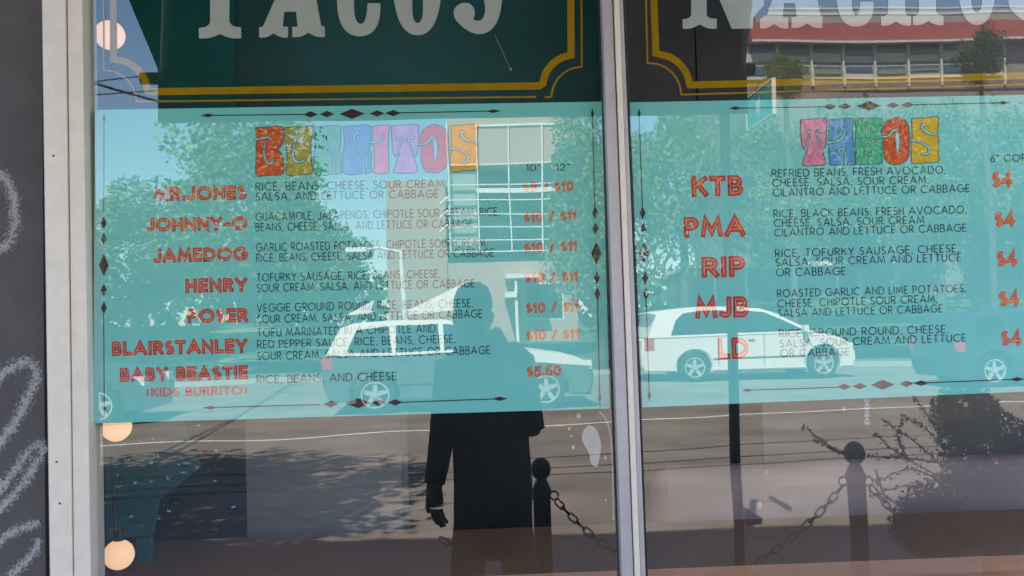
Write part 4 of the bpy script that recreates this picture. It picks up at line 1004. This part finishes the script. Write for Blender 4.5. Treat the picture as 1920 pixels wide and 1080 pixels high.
for a in [(985, 530, 1060, 600)]:
    f_ = bx(MB(), *a, YB, .1, .02).build('window', whitep, ab); bx(MB(), a[0] + 3, a[1] + 3, a[2] - 3, a[3] - 3, YB, .05, .04).build('pane', dkglass, f_)
# red-roofed building on the right
YR = 31.0
p = street(1660, 400, YR)
rb = thing('office_building', (p.x, -YR, 0), 'building with dull red fascia and rows of white framed windows at upper right', 'building')
redf = mat('dull_red_fascia', (.30, .075, .065), .8, amt=.12, scale=1); greyw = mat('beige_grey_wall', (.22, .19, .17), .8, amt=.1, scale=1)
blindm = mat('green_window_blind', (.16, .2, .11), .8); bandm = mat('grey_roof_band', (.26, .23, .21), .8)
bx(MB(), 1408, 78, 2300, 600, YR, 9).build('wall', greyw, rb)
bx(MB(), 1402, 46, 2300, 77.8, YR, 10, .5).build('fascia', redf, rb)
bx(MB(), 1415, 30, 2300, 45.8, YR, 9.5, .2).build('roof_band', bandm, rb)
offw = mat('weathered_white_metal', (.46, .45, .42), .6)
for py, h_ in ((12, 3), (21, 4)): bx(MB(), 1440, py, 2300, py + h_, YR, .15, .1).build('roof_rail', offw, rb)
for k in range(12):
    x = 1470 + k * 68; bx(MB(), x, 12, x + 3, 30, YR, .1, .05).build('rail_post', offw, rb)
bx(MB(), 1404, 77.9, 2300, 82, YR, .3, .55).build('eaves_trim', offw, rb)
pitch = 60.6
for k in range(8):
    x0 = 1459 + k * pitch - pitch; dy = -k * 1.0
    for (ya, yb, ym, alt) in ((84, 118, 105, k % 2), (124, 150, 142, (k + 1) % 2)):
        f_ = bx(MB(), x0, ya + dy, x0 + pitch - 1.5, yb + dy, YR, .2, .05).build('window', offw, rb)
        bx(MB(), x0 + 4, ya + 2 + dy, x0 + pitch - 5, ym - 5 * (1 - alt) + dy, YR, .05, .09).build('pane', mat('sky_lit_glass', (.05, .09, .13), .1, spec=.9), f_)
        if k % 3 != 0:
            bx(MB(), x0 + 4, (ya + ym) / 2 + dy, x0 + pitch - 5, ym - 5 * (1 - alt) + dy, YR, .03, .12).build('blind', blindm, f_)
    bx(MB(), x0 + pitch - 3.5, 82 + dy, x0 + pitch + .5, 166 + dy, YR, .15, .16).build('column', offw, rb)
bx(MB(), 1408, 151, 2300, 166, YR, .1, .06).build('brick_band', mat('brown_brick_band', (.2, .14, .11), .9, amt=.3, scale=8), rb)
# low flat-roofed pavilion
YP = 33.0
p = street(1440, 560, YP)
pv = thing('pavilion', (p.x, -YP + 3, 0), 'low pavilion with a white roof edge reflected above the minivan', 'building')
bx(MB(), 1297, 503, 1590, 640, YP - 4, 4).build('wall', mat('pavilion_wall', (.12, .11, .10), .8), pv)
bx(MB(), 1290, 493, 1597, 501, YP - 4, 4.6, .6).build('roof', whitep, pv)
for px in (1334, 1396, 1480, 1560): bx(MB(), px, 501.2, px + 4, 640, YP - 4, .12, .4).build('post', whitep, pv)
bx(MB(), 1486, 506, 1588, 523, YP - 4, .1, .05).build('wall_panel', greyw, pv)

# ---------------- trees
leaf_a = two_tone('leaf_green', (.07, .125, .022), (.17, .205, .045), .8, .35, .65, .6)
leaf_b = two_tone('leaf_dark_green', (.035, .07, .02), (.08, .115, .035), .8, .35, .65, .6)
bark = mat('bark', (.09, .07, .055), .9, amt=.3, scale=8, bump=.01, bscale=20)
def crown_mesh(seed, n, leaf, rx=1, rz=1.0, clumps=46):
    rnd = random.Random(seed); vs = []; fs = []
    cl = []
    while len(cl) < clumps:
        p = Vector((rnd.uniform(-1, 1), rnd.uniform(-1, 1), rnd.uniform(-1, 1)))
        if .25 < p.length < .95: cl.append((p, rnd.uniform(.16, .38)))
    for i in range(n):
        c, r = cl[i % clumps] if i % 5 else (Vector((0, 0, 0)), .75)
        d = Vector((rnd.gauss(0, 1), rnd.gauss(0, 1), rnd.gauss(0, 1))).normalized() * r * rnd.uniform(.55, 1.05)
        p = c + d; p.z *= rz
        s = leaf * rnd.uniform(.6, 1.5)
        a = Vector((rnd.gauss(0, 1), rnd.gauss(0, 1), rnd.gauss(0, .5))).normalized(); b = a.cross(Vector((rnd.gauss(0, 1), rnd.gauss(0, 1), rnd.gauss(0, 1)))).normalized()
        k = len(vs); vs += [tuple(p + a * s), tuple(p + b * s * .5), tuple(p - a * s), tuple(p - b * s * .5)]; fs.append((k, k + 1, k + 2, k + 3))
    me = bpy.data.meshes.new('crown'); me.from_pydata(vs, [], fs); me.update(); return me
CM = [crown_mesh(11, 17000, .03), crown_mesh(12, 17000, .033, rz=1.0, clumps=38), crown_mesh(13, 13000, .034, clumps=70)]
CMd = [m.copy() for m in CM]
for m in CM: m.materials.append(leaf_a)
for m in CMd: m.materials.append(leaf_b)
def tree(x, y, ztop, rad, label, var=0, dark=False, zr=None, name='tree', group='trees across the road'):
    zr = zr or rad; zc_ = ztop - zr
    t = thing(name, (x, y, 0), label, 'tree', group)
    rnd = random.Random(int(x * 10 + y * 7)); tr_ = MB()
    tw = .05 * rad + .06
    tr_.tube([(x, y, -.1), (x + .1, y, zc_ * .5), (x, y, zc_)], [tw * 1.3, tw, tw * .6], 10)
    for k in range(6):
        a = k * 1.05 + rnd.random(); st_ = Vector((x, y, max(.8, zc_ - zr * .6)))
        e = Vector((x + math.cos(a) * rad * .6, y + math.sin(a) * rad * .6, zc_ + rnd.uniform(-.1, .5) * zr))
        tr_.tube([st_, st_.lerp(e, .5) + Vector((0, 0, .2)), e], [tw * .5, tw * .32, tw * .12], 6)
    tr_.build('trunk', bark, t)
    o = bpy.data.objects.new('crown', (CMd if dark else CM)[var % 3]); link(o, t)
    o.location = (0, 0, zc_); o.scale = (rad, rad, zr); o.rotation_euler = (0, 0, rnd.random() * 6)
    return t
def tree_px(px, pytop, rpx, Y, label, var=0, dark=False, rzpx=None):
    p = street(px, pytop, Y); k = dist(Y) / FPX
    return tree(p.x, -Y, p.z, rpx * k, label, var, dark, (rzpx or rpx) * k)
tree_px(460, 205, 178, 31, 'broad tall tree filling the middle of the left window reflection', 0, False, 210)
tree_px(245, 345, 130, 27, 'lower rounded tree at the far left of the reflection', 1, False, 130)
tree_px(150, 400, 45, 22, 'slim tree reflected beside the left window jamb', 2, True, 140)
tree_px(605, 385, 95, 30, 'small tree below the gap of sky left of the grey building', 2, False, 110)
tree_px(540, 330, 80, 34, 'narrow tree between the broad tree and the sky gap', 1, False, 140)
tree_px(1112, 190, 112, 26, 'leafy tree reflected behind the mullion', 1, False, 200)
tree_px(1265, 175, 95, 27, 'tree with pale gaps right of the mullion', 2, False, 170)
tree_px(1440, 228, 110, 27.5, 'rounded tree left of the red fascia building', 0, False, 150)
tree_px(1590, 196, 110, 28, 'broad tree whose top meets the NACHOS border', 1, False, 150)
tree_px(1745, 192, 105, 27, 'thick tree right of centre below the red fascia building', 0, False, 160)
tree_px(1900, 182, 110, 28, 'tree at the far right edge below the windows', 2, False, 170)
tree_px(1838, 50, 48, 24, 'thin tall tree rising in front of the office windows', 2, True, 60)
tree_px(1470, 96, 40, 25, 'sparse treetop in front of the leftmost office windows', 2, False, 50)
# street tree on the near pavement, out of view, whose crown throws the dappled shade on the road at left
tree(-5.0, -2.7, 9.2, 2.9, 'unseen near pavement tree casting dappled shade on the road', 2, False, 2.6, group=None)
hm = crown_mesh(21, 6000, .12, clumps=80)
hm.materials.append(leaf_b)
for i, (x0, x1, Y, h, lab) in enumerate([(-22, -2, 28.2, 1.7, 'long dark hedge left of the grey building'), (6, 26, 27.6, 1.9, 'long dark hedge behind the white minivan')]):
    t = thing('hedge', ((x0 + x1) / 2, -Y, 0), lab, 'hedge', 'hedges across the road')
    o = bpy.data.objects.new('foliage', hm); link(o, t); o.scale = ((x1 - x0) / 2, .9, h * .62); o.location = (0, 0, h * .5)
# distant wooded rise
rnd = random.Random(5); mb = MB()
for i in range(60):
    x = -110 + i * 3.8 + rnd.uniform(-1, 1); y = -95 + rnd.uniform(-6, 6)
    for k in range(140):
        p = Vector((rnd.gauss(0, 1), rnd.gauss(0, 1), rnd.gauss(0, 1))).normalized(); s = rnd.uniform(.4, .9)
        c = Vector((x, y, 3.5)) + Vector((p.x * 3.2, p.y * 3, p.z * 3.8)) * rnd.uniform(.6, 1)
        a = Vector((rnd.gauss(0, 1), rnd.gauss(0, 1), rnd.gauss(0, 1))).normalized() * s; b = a.cross(p).normalized() * s * .6
        mb.add([c + a, c + b, c - a, c - b], [(0, 1, 2, 3)])
tag(mb.build('far_wood', leaf_b, fix=False), 'dark band of distant woodland beyond the buildings', 'woodland', kind='stuff')

# near shrub in the shade at lower right
sh0 = street(1850, 900, 2.75)
sh = thing('shrub', (sh0.x, -2.75, 0), 'dark bushy shrub with thin leafy shoots reflected at lower right', 'shrub')
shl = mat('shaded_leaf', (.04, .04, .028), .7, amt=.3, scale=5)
def blob(parent, name, cen, rad, n, leaf, seed, m):
    rnd = random.Random(seed); vs = []; fs = []
    for i in range(n):
        p = Vector((rnd.gauss(0, 1), rnd.gauss(0, 1), rnd.gauss(0, 1))).normalized() * rnd.uniform(.2, 1) ** .5
        p = Vector(cen) + Vector((p.x * rad[0], p.y * rad[1], p.z * rad[2]))
        a = Vector((rnd.gauss(0, 1), rnd.gauss(0, 1), rnd.gauss(0, 1))).normalized(); b = a.cross(Vector((rnd.gauss(0, 1), rnd.gauss(0, 1), rnd.gauss(0, 1)))).normalized()
        s = leaf * rnd.uniform(.6, 1.4); k = len(vs); vs += [tuple(p + a * s), tuple(p + b * s * .45), tuple(p - a * s), tuple(p - b * s * .45)]; fs.append((k, k + 1, k + 2, k + 3))
    mb = MB(); mb.add(vs, fs); return mb.build(name, m, parent, fix=False)
k_ = dist(2.75) / FPX
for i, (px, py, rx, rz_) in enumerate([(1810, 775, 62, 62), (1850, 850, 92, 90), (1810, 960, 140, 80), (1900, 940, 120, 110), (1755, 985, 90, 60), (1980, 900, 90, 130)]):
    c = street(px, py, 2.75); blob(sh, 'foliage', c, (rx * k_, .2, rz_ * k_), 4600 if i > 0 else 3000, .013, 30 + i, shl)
MB().tube([(sh0.x, -2.75, 0), (sh0.x, -2.75, .7)], [.05, .03], 8).build('stem', bark, sh)
rnd = random.Random(9)
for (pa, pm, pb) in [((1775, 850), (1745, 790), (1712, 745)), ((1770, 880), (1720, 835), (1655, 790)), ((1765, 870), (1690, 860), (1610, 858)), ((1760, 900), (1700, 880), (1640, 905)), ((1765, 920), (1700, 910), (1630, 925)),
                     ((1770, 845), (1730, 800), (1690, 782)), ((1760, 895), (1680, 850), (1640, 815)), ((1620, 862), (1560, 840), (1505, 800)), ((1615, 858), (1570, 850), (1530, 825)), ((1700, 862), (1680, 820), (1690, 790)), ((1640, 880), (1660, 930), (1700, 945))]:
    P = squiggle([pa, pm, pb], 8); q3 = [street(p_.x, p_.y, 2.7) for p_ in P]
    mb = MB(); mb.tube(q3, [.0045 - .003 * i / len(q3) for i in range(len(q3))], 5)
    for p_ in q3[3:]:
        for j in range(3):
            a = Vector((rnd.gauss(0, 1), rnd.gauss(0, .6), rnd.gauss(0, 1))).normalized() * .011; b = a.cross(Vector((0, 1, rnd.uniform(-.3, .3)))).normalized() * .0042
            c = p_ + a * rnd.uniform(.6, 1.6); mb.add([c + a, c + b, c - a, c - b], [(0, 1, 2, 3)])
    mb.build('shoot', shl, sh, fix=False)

# ================================================================== THE PHOTOGRAPHER (reflected, in the shade)
skinm = mat('skin', (.25, .15, .11), .6, amt=.05); shirt = mat('black_shirt', (.011, .011, .014), .85, amt=.2, scale=8); jeans = mat('dark_trousers', (.012, .013, .02), .85, amt=.2, scale=8)
hairm = mat('dark_hair', (.012, .010, .009), .8); capm = mat('black_cap', (.012, .012, .015), .8)
PY = -2.10
per = thing('person', (.02, PY, 0), 'person in black cap, shirt and trousers raising a phone, seen as a dark reflection', 'person')
def skin(name, chain_pts, m, parent, sub=2, root=0):
    """chain_pts: dict key -> (pos, radius, parent key)"""
    keys = list(chain_pts); me = bpy.data.meshes.new(name)
    inv = parent_world(parent).inverted()
    me.from_pydata([tuple(inv @ Vector(chain_pts[k][0])) for k in keys], [(keys.index(k), keys.index(chain_pts[k][2])) for k in keys if chain_pts[k][2] is not None], [])
    o = bpy.data.objects.new(name, me); link(o, parent); me.materials.append(m)
    md = o.modifiers.new('skin', 'SKIN'); md.use_smooth_shade = True
    for i, k in enumerate(keys):
        r_ = chain_pts[k][1]; r_ = r_ if isinstance(r_, tuple) else (r_, r_)
        me.skin_vertices[0].data[i].radius = r_; me.skin_vertices[0].data[i].use_root = (i == root)
    ss = o.modifiers.new('subdivision', 'SUBSURF'); ss.levels = sub; ss.render_levels = sub
    return o
cx = .045
def P_(px, py, yy): return street(px, py, -yy)        # lateral/height read at the figure's own distance
shL = P_(846, 672, PY); shR = P_(972, 668, PY); elL = P_(827, 822, PY); wrL = P_(812, 915, PY + .03); haL = P_(821, 950, PY + .05)
elR = P_(1000, 815, PY + .05)
B = {'pelvis': ((cx + .02, PY, .92), (.14, .10), None), 'waist': ((cx + .02, PY, 1.10), (.12, .09), 'pelvis'), 'chest': ((cx + .02, PY, 1.28), (.13, .095), 'waist'),
     'collar': ((cx, PY, 1.40), (.075, .065), 'chest'), 'neck': ((.01, PY + .01, 1.49), .06, 'collar'), 'skull0': ((.0, PY + .03, 1.56), (.062, .075), 'neck'), 'skull1': ((.0, PY + .03, 1.64), (.075, .09), 'skull0'), 'skull2': ((.0, PY + .02, 1.70), (.06, .07), 'skull1'),
     'shL': (shL, .05, 'collar'), 'elL': (elL, .046, 'shL'), 'wrL': (wrL, .036, 'elL'), 'palmL': (tuple(Vector(wrL) + Vector((.006, .015, -.085))), (.036, .046), 'wrL'),
     'shR': (shR, .05, 'collar'), 'elR': (elR, .046, 'shR'), 'wrR': ((.11, -1.84, 1.5), .034, 'elR'), 'palmR': ((.075, -1.81, 1.56), (.045, .034), 'wrR'),
     'hipL': ((cx - .06, PY, .82), .08, 'pelvis'), 'knL': ((cx - .1, PY + .02, .5), .062, 'hipL'), 'anL': ((cx - .11, PY, .1), .04, 'knL'), 'toL': ((cx - .13, PY + .16, .045), .038, 'anL'),
     'hipR': ((cx + .10, PY, .82), .08, 'pelvis'), 'knR': ((cx + .13, PY + .02, .5), .062, 'hipR'), 'anR': ((cx + .14, PY, .1), .04, 'knR'), 'toR': ((cx + .17, PY + .16, .045), .038, 'anR')}
body = skin('body', B, skinm, per)
def fingers(hand, dirv, spread, curl, parent, base):
    for i in range(4):
        f0 = Vector(hand) + Vector(spread) * (i - 1.5) * .019
        L_ = (.07, .082, .078, .062)[i]; d = Vector(dirv).normalized(); c = Vector(curl)
        pts = [f0, f0 + d * L_ * .45, f0 + d * L_ * .75 + c * .012, f0 + d * L_ * .95 + c * .03]
        skin('finger', {j: (tuple(p), (.0095, .0092, .0085, .007)[j], j - 1 if j else None) for j, p in enumerate(pts)}, skinm, parent, 1)
    th_ = Vector(hand) + Vector(spread) * -2.0 * .016 - Vector(dirv).normalized() * .035
    pts = [th_, th_ + Vector(dirv).normalized() * .03 - Vector(spread) * .018, th_ + Vector(dirv).normalized() * .055 - Vector(spread) * .02 + Vector(curl) * .01]
    skin('thumb', {j: (tuple(p), (.012, .011, .009)[j], j - 1 if j else None) for j, p in enumerate(pts)}, skinm, parent, 1)
hl = Vector(B['palmL'][0]) + Vector((.004, .006, .0))
fingers(hl, (.25, .15, -1), (.75, .65, .1), (.5, .5, 0), body, None)
fingers((.05, -1.80, 1.585), (-.9, .05, .3), (0.05, 0, 1), (0, .4, 0), body, None)
# clothing slightly larger than the body
sm = MB(); RG = [(.60, .165, .128), (.63, .168, .132), (.9, .17, .135), (1.08, .168, .128), (1.24, .185, .135), (1.34, .205, .132), (1.40, .198, .118), (1.435, .165, .105), (1.465, .11, .09), (1.485, .07, .075), (1.49, .062, .068)]
K_ = 28
vs_ = []
for z, rx_, ry_ in RG:
    for k in range(K_):
        a = 2 * math.pi * k / K_; fold = 1 + .018 * math.sin(5 * a + z * 9) + .012 * math.sin(9 * a - z * 14)
        c_ = cx + .02 if z < 1.42 else cx - .01 - (z - 1.42) * .3
        vs_.append((c_ + rx_ * fold * math.cos(a), PY + ry_ * fold * math.sin(a), z))
sm.add(vs_, [(q * K_ + k, q * K_ + (k + 1) % K_, (q + 1) * K_ + (k + 1) % K_, (q + 1) * K_ + k) for q in range(len(RG) - 1) for k in range(K_)], True)
sm.add(vs_[:K_], [tuple(range(K_))])
def sleeve(sh, el, wr, inn, t=.8):
    sh, el, wr = Vector(sh), Vector(el), Vector(wr)
    sm.tube([sh + Vector((inn, 0, .0)), sh + Vector((inn * .35, 0, .0)), sh + Vector((0, 0, -.02)), sh.lerp(el, .5), sh.lerp(el, .92), el.lerp(wr, .1), el.lerp(wr, .5), el.lerp(wr, t)], [.05, .068, .072, .062, .056, .055, .05, .045], 16)
sleeve(shL, elL, wrL, .07, .93); sleeve(shR, elR, (.11, -1.84, 1.5), -.07, .7)
sm.build('shirt', shirt, per)
TR = {'p': ((cx + .02, PY, .93), (.13, .095), None), 'hl': ((cx - .06, PY, .80), .092, 'p'), 'kl': ((cx - .1, PY + .02, .5), .08, 'hl'), 'al': ((cx - .11, PY, .1), .065, 'kl'),
      'hr': ((cx + .10, PY, .80), .092, 'p'), 'kr': ((cx + .13, PY + .02, .5), .08, 'hr'), 'ar': ((cx + .14, PY, .1), .065, 'kr')}
skin('trousers', TR, jeans, per)
for s in (cx - .12, cx + .155):
    MB().box((s - .045, PY - .09, 0), (s + .045, PY + .2, .075)).build('shoe', shirt, per).modifiers.new('bevel', 'BEVEL').width = .025
# head details
MB().lathe([(.0005, 1.768), (.035, 1.764), (.066, 1.742), (.083, 1.70), (.086, 1.655), (.08, 1.645)], 24, (0, PY + .02, 0)).build('cap', capm, per)
MB().add([(-.07, PY + .08, 1.665), (.07, PY + .08, 1.665), (.05, PY + .17, 1.655), (-.05, PY + .17, 1.655), (-.07, PY + .08, 1.655), (.07, PY + .08, 1.655), (.05, PY + .17, 1.648), (-.05, PY + .17, 1.648)], [(0, 1, 2, 3), (7, 6, 5, 4), (0, 1, 5, 4), (1, 2, 6, 5), (2, 3, 7, 6), (3, 0, 4, 7)]).build('cap_brim', capm, per)
MB().lathe([(.076, 1.66), (.082, 1.62), (.078, 1.57), (.06, 1.53)], 20, (0, PY + .0, 0)).build('hair', hairm, per)
MB().add([(0, PY + .135, 1.59), (-.014, PY + .11, 1.585), (.014, PY + .11, 1.585), (0, PY + .112, 1.63), (0, PY + .11, 1.575)], [(0, 1, 3), (0, 3, 2), (0, 4, 1), (0, 2, 4)]).build('nose', skinm, body)
for sx in (-.03, .03):
    MB().lathe([(.0005, -.009), (.009, 0), (.0005, .009)], 10, (sx, PY + .118, 1.622)).build('eye', mat('eye_dark', (.05, .04, .03), .2), body)
for sx in (-.078, .078):
    MB().lathe([(.0005, -.03), (.010, -.02), (.014, .01), (.0005, .03)], 10, (sx, PY + .03, 1.61)).build('ear', skinm, body)
MB().box((-.022, PY + .112, 1.556), (.022, PY + .122, 1.564)).build('mouth', mat('lips', (.2, .07, .06), .5), body)
ph = MB().box((-.038, -1.786, 1.53), (.038, -1.778, 1.682)).build('phone', mat('phone_black', (.01, .01, .01), .3))
tag(ph, 'black phone held upright in front of the photographer face', 'phone')
ph.modifiers.new('bevel', 'BEVEL').width = .003
